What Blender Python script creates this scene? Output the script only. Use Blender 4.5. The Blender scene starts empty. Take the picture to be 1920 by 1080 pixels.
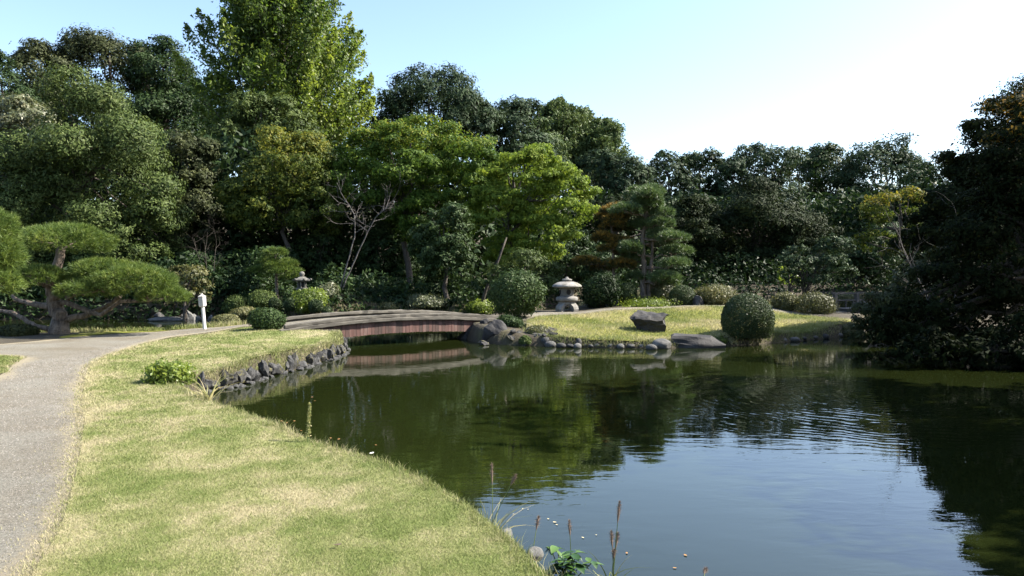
import bpy, bmesh, math, random
import numpy as np
from mathutils import Vector

rad = math.radians
scene = bpy.context.scene
COL = scene.collection

# ------------------------------------------------------------------ camera
F, HZ, CAMZ = 1400.0, 510.0, 2.0          # focal length and horizon in pixels of the 1920 photo, eye height over the water
cam_d = bpy.data.cameras.new('camera')
cam = bpy.data.objects.new('camera', cam_d)
COL.objects.link(cam)
cam.location = (0, 0, CAMZ)
cam.rotation_euler = (rad(90), 0, 0)
cam_d.sensor_width = 36
cam_d.lens = 36 * F / 1920
cam_d.shift_y = (HZ - 540) / 1920
cam_d.clip_start, cam_d.clip_end = 0.05, 4000
scene.camera = cam

# ------------------------------------------------------------------ sky, sun, exposure
SUN_AZ, SUN_EL = rad(84), rad(43)          # azimuth clockwise from +Y
world = bpy.data.worlds.new('World')
scene.world = world
world.use_nodes = True
wn = world.node_tree
sky = wn.nodes.new('ShaderNodeTexSky')
sky.sky_type = 'NISHITA'
sky.sun_disc = False
sky.sun_elevation = SUN_EL
sky.sun_rotation = SUN_AZ
sky.altitude = 0
sky.air_density = 1.0
sky.dust_density = 1.3
sky.ozone_density = 1.5
bg = wn.nodes['Background']
bg.inputs['Strength'].default_value = 0.099
wn.links.new(sky.outputs[0], bg.inputs[0])

sun_d = bpy.data.lights.new('sun', 'SUN')
sun_d.energy = 5.0
sun_d.angle = rad(0.5)
sun_d.color = (1.0, 0.93, 0.81)
sun = bpy.data.objects.new('sun', sun_d)
COL.objects.link(sun)
sd = Vector((math.cos(SUN_EL) * math.sin(SUN_AZ), math.cos(SUN_EL) * math.cos(SUN_AZ), math.sin(SUN_EL)))
sun.rotation_euler = (-sd).to_track_quat('-Z', 'Y').to_euler()
sun.location = (40, 0, 40)

scene.view_settings.view_transform = 'Standard'
scene.view_settings.look = 'None'
scene.view_settings.gamma = 1
scene.view_settings.exposure = 1.8
scene.render.engine = 'CYCLES'
cy = scene.cycles
cy.max_bounces = 6
cy.diffuse_bounces = 3
cy.glossy_bounces = 3
cy.transmission_bounces = 3
cy.transparent_max_bounces = 4
cy.caustics_reflective = False
cy.caustics_refractive = False
cy.use_denoising = True

# ------------------------------------------------------------------ helpers
R = np.random.default_rng(11)
random.seed(5)


def PX(px, py, d):
    return np.array([(px - 960) / F * d, d, CAMZ - (py - HZ) / F * d])


def W(px, py, z=0.0):
    d = (CAMZ - z) * F / (py - HZ)
    return ((px - 960) / F * d, d)


def unit(a):
    return a / np.maximum(np.linalg.norm(a, axis=-1, keepdims=True), 1e-9)


_tab = np.random.default_rng(3).random((256, 256))


def vnoise(x, y):
    xi, yi = np.floor(x).astype(int), np.floor(y).astype(int)
    fx, fy = x - xi, y - yi
    fx, fy = fx * fx * (3 - 2 * fx), fy * fy * (3 - 2 * fy)
    a = _tab[xi & 255, yi & 255]; b = _tab[(xi + 1) & 255, yi & 255]
    c = _tab[xi & 255, (yi + 1) & 255]; d = _tab[(xi + 1) & 255, (yi + 1) & 255]
    return (a * (1 - fx) + b * fx) * (1 - fy) + (c * (1 - fx) + d * fx) * fy


def fbm(x, y, o=4):
    s, a, t = 0, 1, 0
    for k in range(o):
        s = s + a * vnoise(x * 2 ** k + 17.3 * k, y * 2 ** k + 9.1 * k); t += a; a *= .5
    return s / t


def sstep(a, b, x):
    t = np.clip((x - a) / (b - a), 0, 1)
    return t * t * (3 - 2 * t)


def mk(name, V, faces, mat=None, parent=None, smooth=False, attrs=None, loc=None):
    """one mesh object; faces = list of int arrays (n,k)"""
    me = mesh_data(name, V, faces, mat, smooth, attrs)
    return link(name, me, parent, loc)


def flist(faces):
    """a list of (n,k) index arrays from an array, a list of faces or a list of arrays"""
    if isinstance(faces, np.ndarray):
        faces = [faces]
    elif np.asarray(faces[0]).ndim == 1:
        faces = [faces]
    return [np.asarray(f, dtype=np.int32) for f in faces if len(f)]


def mesh_data(name, V, faces, mat=None, smooth=False, attrs=None):
    faces = flist(faces)
    V = np.asarray(V, dtype=np.float32)
    me = bpy.data.meshes.new(name)
    me.vertices.add(len(V)); me.vertices.foreach_set('co', V.ravel())
    li = np.concatenate([f.ravel() for f in faces])
    tot = np.concatenate([np.full(len(f), f.shape[1], dtype=np.int32) for f in faces])
    st = np.concatenate([[0], np.cumsum(tot)[:-1]]).astype(np.int32)
    me.loops.add(len(li)); me.loops.foreach_set('vertex_index', li)
    me.polygons.add(len(tot)); me.polygons.foreach_set('loop_start', st)
    try:
        me.polygons.foreach_set('loop_total', tot)
    except Exception:
        pass
    if smooth:
        me.polygons.foreach_set('use_smooth', np.ones(len(tot), dtype=bool))
    else:
        me.polygons.foreach_set('use_smooth', np.zeros(len(tot), dtype=bool))
    me.update(calc_edges=True)
    for k, (dom, arr) in (attrs or {}).items():
        a = me.attributes.new(k, 'FLOAT', dom)
        a.data.foreach_set('value', np.asarray(arr, dtype=np.float32))
    if mat:
        me.materials.append(mat)
    return me


def link(name, data, parent=None, loc=None):
    o = bpy.data.objects.new(name, data)
    COL.objects.link(o)
    if parent:
        o.parent = parent
    if loc is not None:
        o.location = loc
    return o


def thing(name, label, cat, loc=(0, 0, 0), group=None, rz=0):
    o = link(name, None, None, loc)
    o.rotation_euler.z = rz
    o.empty_display_size = .2
    return tag(o, label, cat, group)


def tag(o, label, cat, group=None, kind=None):
    o['label'] = label
    if cat: o['category'] = cat
    if group: o['group'] = group
    if kind: o['kind'] = kind
    return o


def structure(o, label=None):
    o['kind'] = 'structure'
    if label: o['label'] = label
    return o


class MB:
    def __init__(s): s.v = []; s.f = {}; s.n = 0
    def add(s, V, faces):
        V = np.asarray(V, float)
        for f in flist(faces):
            s.f.setdefault(f.shape[1], []).append(f + s.n)
        s.v.append(V); s.n += len(V)
        return s
    def box(s, c, size, ax=None):
        c = np.array(c, float); h = np.array(size, float) / 2
        ax = np.eye(3) if ax is None else np.array(ax, float)
        V = [c + sx * h[0] * ax[0] + sy * h[1] * ax[1] + sz * h[2] * ax[2] for sx in (-1, 1) for sy in (-1, 1) for sz in (-1, 1)]
        return s.add(V, [[0, 1, 3, 2], [4, 6, 7, 5], [0, 4, 5, 1], [2, 3, 7, 6], [0, 2, 6, 4], [1, 5, 7, 3]])
    def tube(s, pts, rads, k=7, cap=True):
        pts = np.asarray(pts, float); n = len(pts)
        rads = np.broadcast_to(np.asarray(rads, float), (n,))
        tg = unit(np.gradient(pts, axis=0))
        up = np.array([0.13, 0.21, 1.0]) if abs(tg[:, 2]).mean() < .8 else np.array([1.0, 0.17, 0.05])
        a = unit(np.cross(tg, up)); b = np.cross(tg, a)
        th = np.linspace(0, 2 * math.pi, k, endpoint=False)
        V = pts[:, None] + rads[:, None, None] * (np.cos(th)[None, :, None] * a[:, None] + np.sin(th)[None, :, None] * b[:, None])
        V = V.reshape(-1, 3)
        i = np.arange(n - 1)[:, None] * k; j = np.arange(k)[None]; j2 = (j + 1) % k
        q = np.stack([i + j, i + j2, i + k + j2, i + k + j], -1).reshape(-1, 4)
        fs = [q]
        if cap:
            V = np.vstack([V, pts[0], pts[-1]])
            jj = np.arange(k); jn = (jj + 1) % k
            fs.append(np.concatenate([np.stack([np.full(k, n * k), jn, jj], -1), np.stack([np.full(k, n * k + 1), (n - 1) * k + jj, (n - 1) * k + jn], -1)]))
        return s.add(V, fs)
    def lathe(s, prof, k=24, squash=None):
        """closed profile list of (r,z) bottom to top"""
        prof = np.array(prof, float); n = len(prof)
        th = np.linspace(0, 2 * math.pi, k, endpoint=False)
        V = np.stack([prof[:, None, 0] * np.cos(th), prof[:, None, 0] * np.sin(th), np.repeat(prof[:, None, 1], k, 1)], -1).reshape(-1, 3)
        i = np.arange(n - 1)[:, None] * k; j = np.arange(k)[None]; j2 = (j + 1) % k
        q = np.stack([i + j, i + j2, i + k + j2, i + k + j], -1).reshape(-1, 4)
        return s.add(V, [q])
    def out(s): return (np.vstack(s.v), [np.vstack(f) for f in s.f.values()])
    def build(s, name, mat, parent=None, smooth=False, loc=None, attrs=None):
        V, f = s.out()
        return mk(name, V, f, mat, parent, smooth, attrs, loc)


# ------------------------------------------------------------------ materials
def newmat(name):
    m = bpy.data.materials.new(name); m.use_nodes = True
    nt = m.node_tree
    return m, nt, nt.nodes['Principled BSDF']


def ramp(nt, stops):
    r = nt.nodes.new('ShaderNodeValToRGB')
    el = r.color_ramp.elements
    while len(el) < len(stops): el.new(0.5)
    for e, (p, c) in zip(el, stops):
        e.position = p; e.color = (*c, 1)
    return r


def noise(nt, scale, detail=4, rough=.55, vec=None, dist=0):
    n = nt.nodes.new('ShaderNodeTexNoise')
    n.inputs['Scale'].default_value = scale; n.inputs['Detail'].default_value = detail
    n.inputs['Roughness'].default_value = rough; n.inputs['Distortion'].default_value = dist
    if vec is None:
        vec = obj_coords(nt)
    nt.links.new(vec, n.inputs['Vector'])
    return n


def obj_coords(nt):
    for n in nt.nodes:
        if n.type == 'TEX_COORD': return n.outputs['Object']
    return nt.nodes.new('ShaderNodeTexCoord').outputs['Object']


def attr(nt, name):
    a = nt.nodes.new('ShaderNodeAttribute'); a.attribute_name = name
    return a.outputs['Fac']


def math_n(nt, op, a, b=None):
    m = nt.nodes.new('ShaderNodeMath'); m.operation = op
    for i, x in enumerate((a, b)):
        if x is None: continue
        if isinstance(x, (int, float)): m.inputs[i].default_value = x
        else: nt.links.new(x, m.inputs[i])
    return m.outputs[0]


def mixc(nt, fac, a, b, blend='MIX'):
    m = nt.nodes.new('ShaderNodeMix'); m.data_type = 'RGBA'; m.blend_type = blend
    for sock, x in ((m.inputs[0], fac), (m.inputs[6], a), (m.inputs[7], b)):
        if isinstance(x, (int, float)): sock.default_value = x
        elif isinstance(x, tuple): sock.default_value = (*x, 1)
        else: nt.links.new(x, sock)
    return m.outputs[2]


def bump(nt, bs, h, strength=.5, dist=.02):
    b = nt.nodes.new('ShaderNodeBump'); b.inputs['Strength'].default_value = strength; b.inputs['Distance'].default_value = dist
    nt.links.new(h, b.inputs['Height']); nt.links.new(b.outputs[0], bs.inputs['Normal'])


def leafmat(name, stops, rough=.45, transl=.25, spec=.4):
    """leaf colour runs along the per-leaf 'tint' attribute"""
    m, nt, bs = newmat(name)
    r = ramp(nt, [(p, tuple(.88 * x for x in c)) for p, c in stops])
    nt.links.new(attr(nt, 'tint'), r.inputs[0])
    nt.links.new(r.outputs[0], bs.inputs['Base Color'])
    bs.inputs['Roughness'].default_value = rough
    bs.inputs['Specular IOR Level'].default_value = spec
    if transl > 0:
        t = nt.nodes.new('ShaderNodeBsdfTranslucent')
        yl = mixc(nt, .5, r.outputs[0], (1.0, 1.0, .35), 'MULTIPLY')
        g = nt.nodes.new('ShaderNodeHueSaturation'); g.inputs['Value'].default_value = 2.1
        nt.links.new(yl, g.inputs['Color']); nt.links.new(g.outputs[0], t.inputs[0])
        mx = nt.nodes.new('ShaderNodeMixShader'); mx.inputs[0].default_value = transl
        nt.links.new(bs.outputs[0], mx.inputs[1]); nt.links.new(t.outputs[0], mx.inputs[2])
        nt.links.new(mx.outputs[0], nt.nodes['Material Output'].inputs[0])
    return m


def g3(a, b, c, y=None):
    st = [(0.0, a), (.5, b), (.92, c)]
    if y: st.append((1.0, y))
    return st


LM = {}
LM['camphor'] = leafmat('leaf_camphor', g3((.022, .038, .010), (.060, .088, .024), (.115, .145, .045)), .55, .14, .12)
LM['pale'] = leafmat('leaf_pale', g3((.045, .06, .025), (.10, .115, .055), (.17, .165, .09)), .45, .2, .4)
LM['oak'] = leafmat('leaf_oak', g3((.018, .026, .010), (.044, .054, .022), (.085, .095, .036)), .55, .12, .12)
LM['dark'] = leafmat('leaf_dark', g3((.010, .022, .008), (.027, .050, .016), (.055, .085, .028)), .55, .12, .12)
LM['glossy'] = leafmat('leaf_glossy', g3((.013, .026, .013), (.034, .055, .028), (.068, .100, .046)), .55, .10, .07)
LM['ginkgo'] = leafmat('leaf_ginkgo', g3((.035, .065, .014), (.085, .13, .024), (.17, .21, .035)), .5, .38, .3)
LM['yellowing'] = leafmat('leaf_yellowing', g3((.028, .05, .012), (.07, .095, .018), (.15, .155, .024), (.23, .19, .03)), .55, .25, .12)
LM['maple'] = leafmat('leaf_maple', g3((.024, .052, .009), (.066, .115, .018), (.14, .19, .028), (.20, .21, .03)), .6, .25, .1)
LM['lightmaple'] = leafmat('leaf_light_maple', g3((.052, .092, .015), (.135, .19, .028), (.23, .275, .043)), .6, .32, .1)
LM['cedar'] = leafmat('leaf_cedar', g3((.028, .05, .018), (.065, .10, .036), (.115, .15, .055)), .55, .12, .12)
LM['brownish'] = leafmat('leaf_brownish', g3((.009, .015, .006), (.020, .030, .012), (.042, .054, .022)), .6, .08, .05)
LM['shade_maple'] = leafmat('leaf_shade_maple', g3((.006, .010, .0045), (.013, .019, .007), (.028, .034, .012), (.22, .13, .025)), .7, .10, .03)  # leaf colour lowered so the backlit shade of the right bank lies in it
LM['box'] = leafmat('leaf_box', g3((.015, .028, .010), (.036, .058, .020), (.075, .10, .04)), .5, .12, .18)
LM['azalea'] = leafmat('leaf_azalea', g3((.05, .055, .02), (.11, .115, .045), (.20, .18, .07)), .5, .2, .3)
LM['bright'] = leafmat('leaf_bright', g3((.05, .08, .014), (.13, .18, .028), (.24, .28, .05)), .45, .35, .35)
LM['pine'] = leafmat('pine_needle', g3((.035, .065, .018), (.09, .135, .03), (.165, .205, .045), (.22, .19, .06)), .5, .2, .2)
LM['pine2'] = leafmat('pine_needle_blue', g3((.030, .056, .022), (.078, .125, .046), (.15, .20, .075), (.19, .17, .07)), .45, .15, .35)
LM['rust'] = leafmat('rusty_conifer', g3((.018, .026, .010), (.05, .05, .015), (.22, .14, .03), (.32, .19, .035)), .55, .15, .2)
LM['dry'] = leafmat('dry_grass_blade', g3((.10, .11, .03), (.24, .22, .08), (.40, .33, .17)), .6, .3, .2)
LM['reed'] = leafmat('reed_blade', g3((.08, .12, .03), (.20, .22, .08), (.42, .36, .22)), .55, .3, .25)


def stone_mat(name, c1, c2, c3, moss=None, scale=3.0, rough=.85):
    c1, c2, c3 = (tuple(.8 * x for x in c) for c in (c1, c2, c3))
    m, nt, bs = newmat(name)
    oi = nt.nodes.new('ShaderNodeObjectInfo')
    va = nt.nodes.new('ShaderNodeVectorMath'); va.operation = 'ADD'
    sc_ = nt.nodes.new('ShaderNodeVectorMath'); sc_.operation = 'SCALE'; sc_.inputs['Scale'].default_value = 1
    co = nt.nodes.new('ShaderNodeCombineXYZ')
    rr = math_n(nt, 'MULTIPLY', oi.outputs['Random'], 40.0)
    for i in range(3): nt.links.new(rr, co.inputs[i])
    nt.links.new(obj_coords(nt), va.inputs[0]); nt.links.new(co.outputs[0], va.inputs[1])
    v = va.outputs[0]
    n = noise(nt, scale, 8, .65, v)
    r = ramp(nt, [(.3, c1), (.5, c2), (.72, c3)]); nt.links.new(n.outputs[0], r.inputs[0])
    vr = nt.nodes.new('ShaderNodeHueSaturation')
    nt.links.new(math_n(nt, 'ADD', math_n(nt, 'MULTIPLY', oi.outputs['Random'], .6), .7), vr.inputs['Value'])
    nt.links.new(r.outputs[0], vr.inputs['Color'])
    c = vr.outputs[0]
    if moss:
        mn = noise(nt, 2.2, 5, .6, v)
        mr = ramp(nt, [(.52, (0, 0, 0)), (.66, (1, 1, 1))]); nt.links.new(mn.outputs[0], mr.inputs[0])
        c = mixc(nt, mr.outputs[0], c, moss)
    nt.links.new(c, bs.inputs['Base Color'])
    bs.inputs['Roughness'].default_value = rough
    n2 = noise(nt, scale * 5, 8, .7, v)
    bump(nt, bs, n2.outputs[0], .6, .03)
    return m


M = {}
M['rock'] = stone_mat('rock_dark', (.015, .016, .017), (.045, .045, .046), (.13, .126, .122))
M['rock_moss'] = stone_mat('rock_mossy', (.014, .014, .014), (.04, .039, .037), (.11, .105, .10), (.11, .10, .03))
M['rock_grey'] = stone_mat('rock_grey', (.045, .045, .045), (.11, .11, .107), (.22, .215, .205), None, 4)
M['rock_black'] = stone_mat('rock_blackish', (.009, .009, .010), (.021, .020, .021), (.055, .052, .053), None, 2.5, .8)
M['granite'] = stone_mat('granite_pale', (.10, .095, .085), (.21, .20, .185), (.30, .29, .27), (.11, .105, .075), 5)
M['granite_shaded'] = stone_mat('granite_in_shade', (.06, .057, .05), (.13, .125, .11), (.21, .20, .185), (.08, .078, .05), 6)  # granite darkened in colour for the shade among the bushes


def bark_mat(name, a, b):
    m, nt, bs = newmat(name)
    mp = nt.nodes.new('ShaderNodeMapping'); mp.inputs['Scale'].default_value = (1, 1, .28)
    nt.links.new(obj_coords(nt), mp.inputs[0])
    n = noise(nt, 14, 6, .65, mp.outputs[0], .6)
    r = ramp(nt, [(.32, a), (.68, b)]); nt.links.new(n.outputs[0], r.inputs[0])
    nt.links.new(r.outputs[0], bs.inputs['Base Color']); bs.inputs['Roughness'].default_value = .9
    bump(nt, bs, n.outputs[0], .9, .06)
    return m


M['bark'] = bark_mat('bark_dark', (.025, .02, .016), (.09, .075, .06))
M['pinebark'] = bark_mat('bark_pine', (.04, .028, .02), (.24, .19, .15))
M['twig'] = bark_mat('bark_grey_twig', (.05, .045, .042), (.15, .135, .125))


# water
m, nt, bs = newmat('pond_water'); M['water'] = m
bs.inputs['Base Color'].default_value = (.0095, .0132, .0032, 1)
bs.inputs['Roughness'].default_value = .015
bs.inputs['IOR'].default_value = 1.6
geo = nt.nodes.new('ShaderNodeNewGeometry')
mp = nt.nodes.new('ShaderNodeMapping'); mp.inputs['Scale'].default_value = (.55, 1.3, 1); mp.inputs['Rotation'].default_value = (0, 0, rad(-14))
nt.links.new(geo.outputs['Position'], mp.inputs[0])
n1 = noise(nt, 4.2, 3, .5, mp.outputs[0], .4)
n2 = noise(nt, .5, 2, .5, geo.outputs['Position'])
n3 = noise(nt, 9.0, 2, .5, mp.outputs[0], .3)
amp = ramp(nt, [(.38, (.22,) * 3), (.62, (1,) * 3)]); nt.links.new(n2.outputs[0], amp.inputs[0])
h = math_n(nt, 'MULTIPLY', math_n(nt, 'ADD', n1.outputs[0], math_n(nt, 'MULTIPLY', n3.outputs[0], .16)), amp.outputs[0])
# rings of ripples spreading from the right bank
RC = W(1640, 745)
vs = nt.nodes.new('ShaderNodeVectorMath'); vs.operation = 'SUBTRACT'; vs.inputs[1].default_value = (RC[0], RC[1], 0)
nt.links.new(geo.outputs['Position'], vs.inputs[0])
ln = nt.nodes.new('ShaderNodeVectorMath'); ln.operation = 'LENGTH'; nt.links.new(vs.outputs[0], ln.inputs[0])
n4 = noise(nt, .9, 2, .5, geo.outputs['Position'])
ph = math_n(nt, 'ADD', math_n(nt, 'MULTIPLY', ln.outputs['Value'], 33.0), math_n(nt, 'MULTIPLY', n4.outputs[0], 24.0))
wv = math_n(nt, 'SINE', ph)
fade = ramp(nt, [(0.0, (1,) * 3), (.55, (.75,) * 3), (1.0, (0,) * 3)]); nt.links.new(math_n(nt, 'DIVIDE', ln.outputs['Value'], 4.2), fade.inputs[0])
ring = math_n(nt, 'MULTIPLY', math_n(nt, 'MULTIPLY', wv, .5), fade.outputs[0])
ring = math_n(nt, 'MULTIPLY', ring, n4.outputs[0])
bump(nt, bs, math_n(nt, 'ADD', h, ring), .10, .03)

# soil of the banks and wood floor
m, nt, bs = newmat('soil'); M['soil'] = m
n = noise(nt, 1.3, 8, .65)
r = ramp(nt, [(.3, (.022, .018, .011)), (.52, (.05, .04, .024)), (.7, (.06, .058, .02))]); nt.links.new(n.outputs[0], r.inputs[0])
nt.links.new(r.outputs[0], bs.inputs['Base Color']); bs.inputs['Roughness'].default_value = .95
n = noise(nt, 18, 6, .7); bump(nt, bs, n.outputs[0], .8, .05)


def lawn_mat(name, green, mid, straw):
    green, mid, straw = (tuple(.85 * x for x in c) for c in (green, mid, straw))
    m, nt, bs = newmat(name)
    n = noise(nt, 38, 5, .7)
    n2 = noise(nt, 7, 5, .65)
    f = math_n(nt, 'ADD', attr(nt, 'dry'), math_n(nt, 'ADD', math_n(nt, 'MULTIPLY', math_n(nt, 'SUBTRACT', n.outputs[0], .5), .9), math_n(nt, 'MULTIPLY', math_n(nt, 'SUBTRACT', n2.outputs[0], .5), .8)))
    r = ramp(nt, [(.1, green), (.5, mid), (.9, straw)]); nt.links.new(f, r.inputs[0])
    nt.links.new(r.outputs[0], bs.inputs['Base Color'])
    bs.inputs['Roughness'].default_value = .9; bs.inputs['Specular IOR Level'].default_value = .15
    n = noise(nt, 60, 4, .7); bump(nt, bs, n.outputs[0], .9, .03)
    return m


M['lawn'] = lawn_mat('lawn_turf', (.14, .175, .05), (.235, .245, .10), (.36, .32, .19))
M['lawn2'] = lawn_mat('island_turf', (.15, .165, .028), (.24, .24, .055), (.31, .28, .10))
m, nt, bs = newmat('grass_blade'); M['blade'] = m
r = ramp(nt, [(.05, (.125, .16, .043)), (.5, (.22, .232, .09)), (.95, (.36, .32, .195))]); nt.links.new(attr(nt, 'dry'), r.inputs[0])
nt.links.new(r.outputs[0], bs.inputs['Base Color']); bs.inputs['Roughness'].default_value = .6; bs.inputs['Specular IOR Level'].default_value = .2
t = nt.nodes.new('ShaderNodeBsdfTranslucent'); nt.links.new(r.outputs[0], t.inputs[0])
mx = nt.nodes.new('ShaderNodeMixShader'); mx.inputs[0].default_value = .3
nt.links.new(bs.outputs[0], mx.inputs[1]); nt.links.new(t.outputs[0], mx.inputs[2]); nt.links.new(mx.outputs[0], nt.nodes['Material Output'].inputs[0])

m, nt, bs = newmat('gravel'); M['gravel'] = m
n = noise(nt, 55, 6, .85); n2 = noise(nt, .9, 6, .7); n3 = noise(nt, 24, 5, .7)
r = ramp(nt, [(.34, (.05, .043, .034)), (.5, (.138, .130, .106)), (.66, (.245, .235, .20))]); nt.links.new(n.outputs[0], r.inputs[0])
r2 = ramp(nt, [(.36, (.78, .70, .60)), (.62, (1.05, 1.05, 1.05))]); nt.links.new(n2.outputs[0], r2.inputs[0])
c = mixc(nt, 1.0, r.outputs[0], r2.outputs[0], 'MULTIPLY')
f = math_n(nt, 'ADD', attr(nt, 'dry'), math_n(nt, 'MULTIPLY', math_n(nt, 'SUBTRACT', n3.outputs[0], .5), 1.1))
rr = ramp(nt, [(.45, (0, 0, 0)), (.75, (1, 1, 1))]); nt.links.new(f, rr.inputs[0])
c = mixc(nt, rr.outputs[0], c, (.22, .19, .13))
nt.links.new(c, bs.inputs['Base Color']); bs.inputs['Roughness'].default_value = .9
bump(nt, bs, n.outputs[0], 1.0, .02)
m, nt, bs = newmat('pebble'); M['pebble'] = m
r = ramp(nt, [(0, (.07, .062, .05)), (.5, (.15, .137, .118)), (1, (.27, .25, .225))]); nt.links.new(attr(nt, 'tint'), r.inputs[0])
nt.links.new(r.outputs[0], bs.inputs['Base Color']); bs.inputs['Roughness'].default_value = .85


def wood_mat(name, stops, along, sc=16, rnd=.7):
    m, nt, bs = newmat(name)
    oi = nt.nodes.new('ShaderNodeObjectInfo')
    mp = nt.nodes.new('ShaderNodeMapping'); mp.inputs['Scale'].default_value = along
    cx = nt.nodes.new('ShaderNodeCombineXYZ'); nt.links.new(math_n(nt, 'MULTIPLY', oi.outputs['Random'], 31.0), cx.inputs[0])
    nt.links.new(cx.outputs[0], mp.inputs['Location']); nt.links.new(obj_coords(nt), mp.inputs[0])
    n = noise(nt, sc, 6, .65, mp.outputs[0], .4)
    f = math_n(nt, 'ADD', math_n(nt, 'MULTIPLY', n.outputs[0], 1 - rnd * .5), math_n(nt, 'MULTIPLY', math_n(nt, 'SUBTRACT', oi.outputs['Random'], .25), rnd * .5))
    r = ramp(nt, stops); nt.links.new(f, r.inputs[0])
    nt.links.new(r.outputs[0], bs.inputs['Base Color']); bs.inputs['Roughness'].default_value = .8
    bump(nt, bs, n.outputs[0], .5, .01)
    return m


M['plank'] = wood_mat('red_brown_plank', [(.25, (.045, .027, .022)), (.5, (.105, .05, .041)), (.75, (.17, .125, .108))], (1, 1, .12), 22)
M['beam'] = wood_mat('weathered_beam', [(.3, (.04, .035, .028)), (.55, (.10, .091, .075)), (.75, (.18, .165, .138))], (.3, .3, 1), 9, .3)
M['oldwood'] = wood_mat('pale_rail_wood', [(.3, (.035, .032, .03)), (.55, (.075, .07, .066)), (.75, (.13, .125, .115))], (.3, .3, 1), 9, .3)


def plain(name, c, rough=.6, spec=.4):
    m, nt, bs = newmat(name)
    n = noise(nt, 24, 5, .6)
    cc = mixc(nt, math_n(nt, 'MULTIPLY', n.outputs[0], .45), c, tuple(x * .55 for x in c))
    nt.links.new(cc, bs.inputs['Base Color']); bs.inputs['Roughness'].default_value = rough
    bs.inputs['Specular IOR Level'].default_value = spec
    return m


M['white'] = plain('white_painted_wood', (.62, .62, .60), .5)
M['pane'] = plain('frosted_lamp_pane', (.48, .49, .48), .35)
M['cap'] = plain('lamp_cap', (.40, .39, .37), .5)
M['hollow'] = plain('lantern_hollow_shade', (.02, .02, .02), .9)  # near-black colour painted for the shade inside the lantern openings
M['seed'] = plain('bristly_seed', (.17, .12, .09), .9)
M['goldenrod'] = plain('seed_spike', (.34, .32, .10), .9)
M['floatleaf'] = plain('floating_leaf_tan', (.50, .42, .24), .7)
M['floatleaf2'] = plain('floating_leaf_brown', (.30, .16, .05), .7)
M['floatwhite'] = plain('floating_white', (.75, .74, .68), .6)
M['bigleaf'] = plain('broad_leaf', (.025, .06, .012), .3, .5)
M['bigleaf2'] = plain('broad_leaf_young', (.06, .115, .018), .35, .5)
M['stem'] = plain('green_stem', (.13, .17, .05), .6)
M['iron'] = plain('dull_metal', (.22, .22, .22), .5)

# ------------------------------------------------------------------ land, water
def smooth_poly(pts, n=6, closed=True):
    P = np.array(pts, float); N = len(P); out = []
    for i in range(N):
        p0, p1, p2, p3 = P[i - 1], P[i], P[(i + 1) % N], P[(i + 2) % N]
        L = np.linalg.norm(p2 - p1)
        k = 1 if L > 30 else n
        for t in np.arange(k) / k:
            out.append(.5 * ((2 * p1) + (-p0 + p2) * t + (2 * p0 - 5 * p1 + 4 * p2 - p3) * t * t + (-p0 + 3 * p1 - 3 * p2 + p3) * t ** 3) if k > 1 else p1)
    return np.array(out)


def sdist(x, y, poly, want_near=False):
    """signed distance, positive inside"""
    x = np.asarray(x, float).ravel(); y = np.asarray(y, float).ravel()
    best = np.full(x.shape, 1e18); ins = np.zeros(x.shape, bool)
    nx = np.zeros_like(x); ny = np.zeros_like(x)
    N = len(poly)
    for i in range(N):
        ax, ay = poly[i]; bx, by = poly[(i + 1) % N]
        dx, dy = bx - ax, by - ay; L2 = dx * dx + dy * dy + 1e-12
        t = np.clip(((x - ax) * dx + (y - ay) * dy) / L2, 0, 1)
        qx, qy = ax + t * dx, ay + t * dy
        d2 = (x - qx) ** 2 + (y - qy) ** 2
        m_ = d2 < best
        best = np.where(m_, d2, best)
        if want_near:
            nx = np.where(m_, qx, nx); ny = np.where(m_, qy, ny)
        if abs(dy) > 1e-12:
            c = ((ay > y) != (by > y)) & (x < dx * (y - ay) / dy + ax)
            ins ^= c
    s = np.where(ins, 1, -1) * np.sqrt(best)
    return (s, nx, ny) if want_near else s


LAND_A = smooth_poly([(.55, 3.75), (.33, 4.1), (.17, 4.55), (-.03, 5.02), (-.27, 5.53), (-.65, 6.1), (-1.2, 6.76), (-1.82, 7.32), (-2.36, 7.86), (-3.45, 9.05), (-4.35, 10.25),
    (-4.95, 11.3), (-5.2, 11.95), (-5.12, 12.4), (-4.85, 13.25), (-4.66, 14.4), (-4.4, 15.6), (-4.22, 16.9), (-4.12, 18.2), (-4.4, 19.6), (-5.0, 21.1), (-5.9, 22.6), (-7.0, 23.3), (-7.9, 22.7),
    (-9.0, 21.8), (-9.7, 20.6), (-11.1, 19.75), (-12.8, 19.9), (-16, 20.6), (-24, 22), (-60, 26), (-900, 30), (-900, -900), (900, -900), (60, -60), (14, -8), (6.5, -2), (3, .8), (1.5, 2.4)])
LAND_I = smooth_poly([(-.9, 20.9), (.43, 20.1), (1.4, 19.8), (2.6, 19.5), (4.1, 19.4), (5.7, 20.0), (7.1, 20.7), (8.3, 21.5), (10.2, 22.9), (11.4, 24.2), (12.5, 26), (12.5, 29), (11, 31), (8.5, 33), (5, 34), (3.2, 32.2),
    (2.6, 29.7), (1.8, 28.6), (.5, 27.8), (-.7, 26.5), (-1.3, 24.5), (-1.5, 22.6)])
LAND_B = smooth_poly([(-900, 34), (-60, 31), (-25, 31), (-15, 31.3), (-12, 31.6), (-10.6, 29.6), (-9, 28.6), (-7.3, 28.4), (-5.8, 29.6), (-3.6, 30.2), (-1.6, 30.6), (-.6, 33), (.8, 38), (4, 44), (10, 46), (18, 45), (24, 41), (32, 38),
    (60, 38), (900, 40), (900, 900), (-900, 900)])
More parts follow.
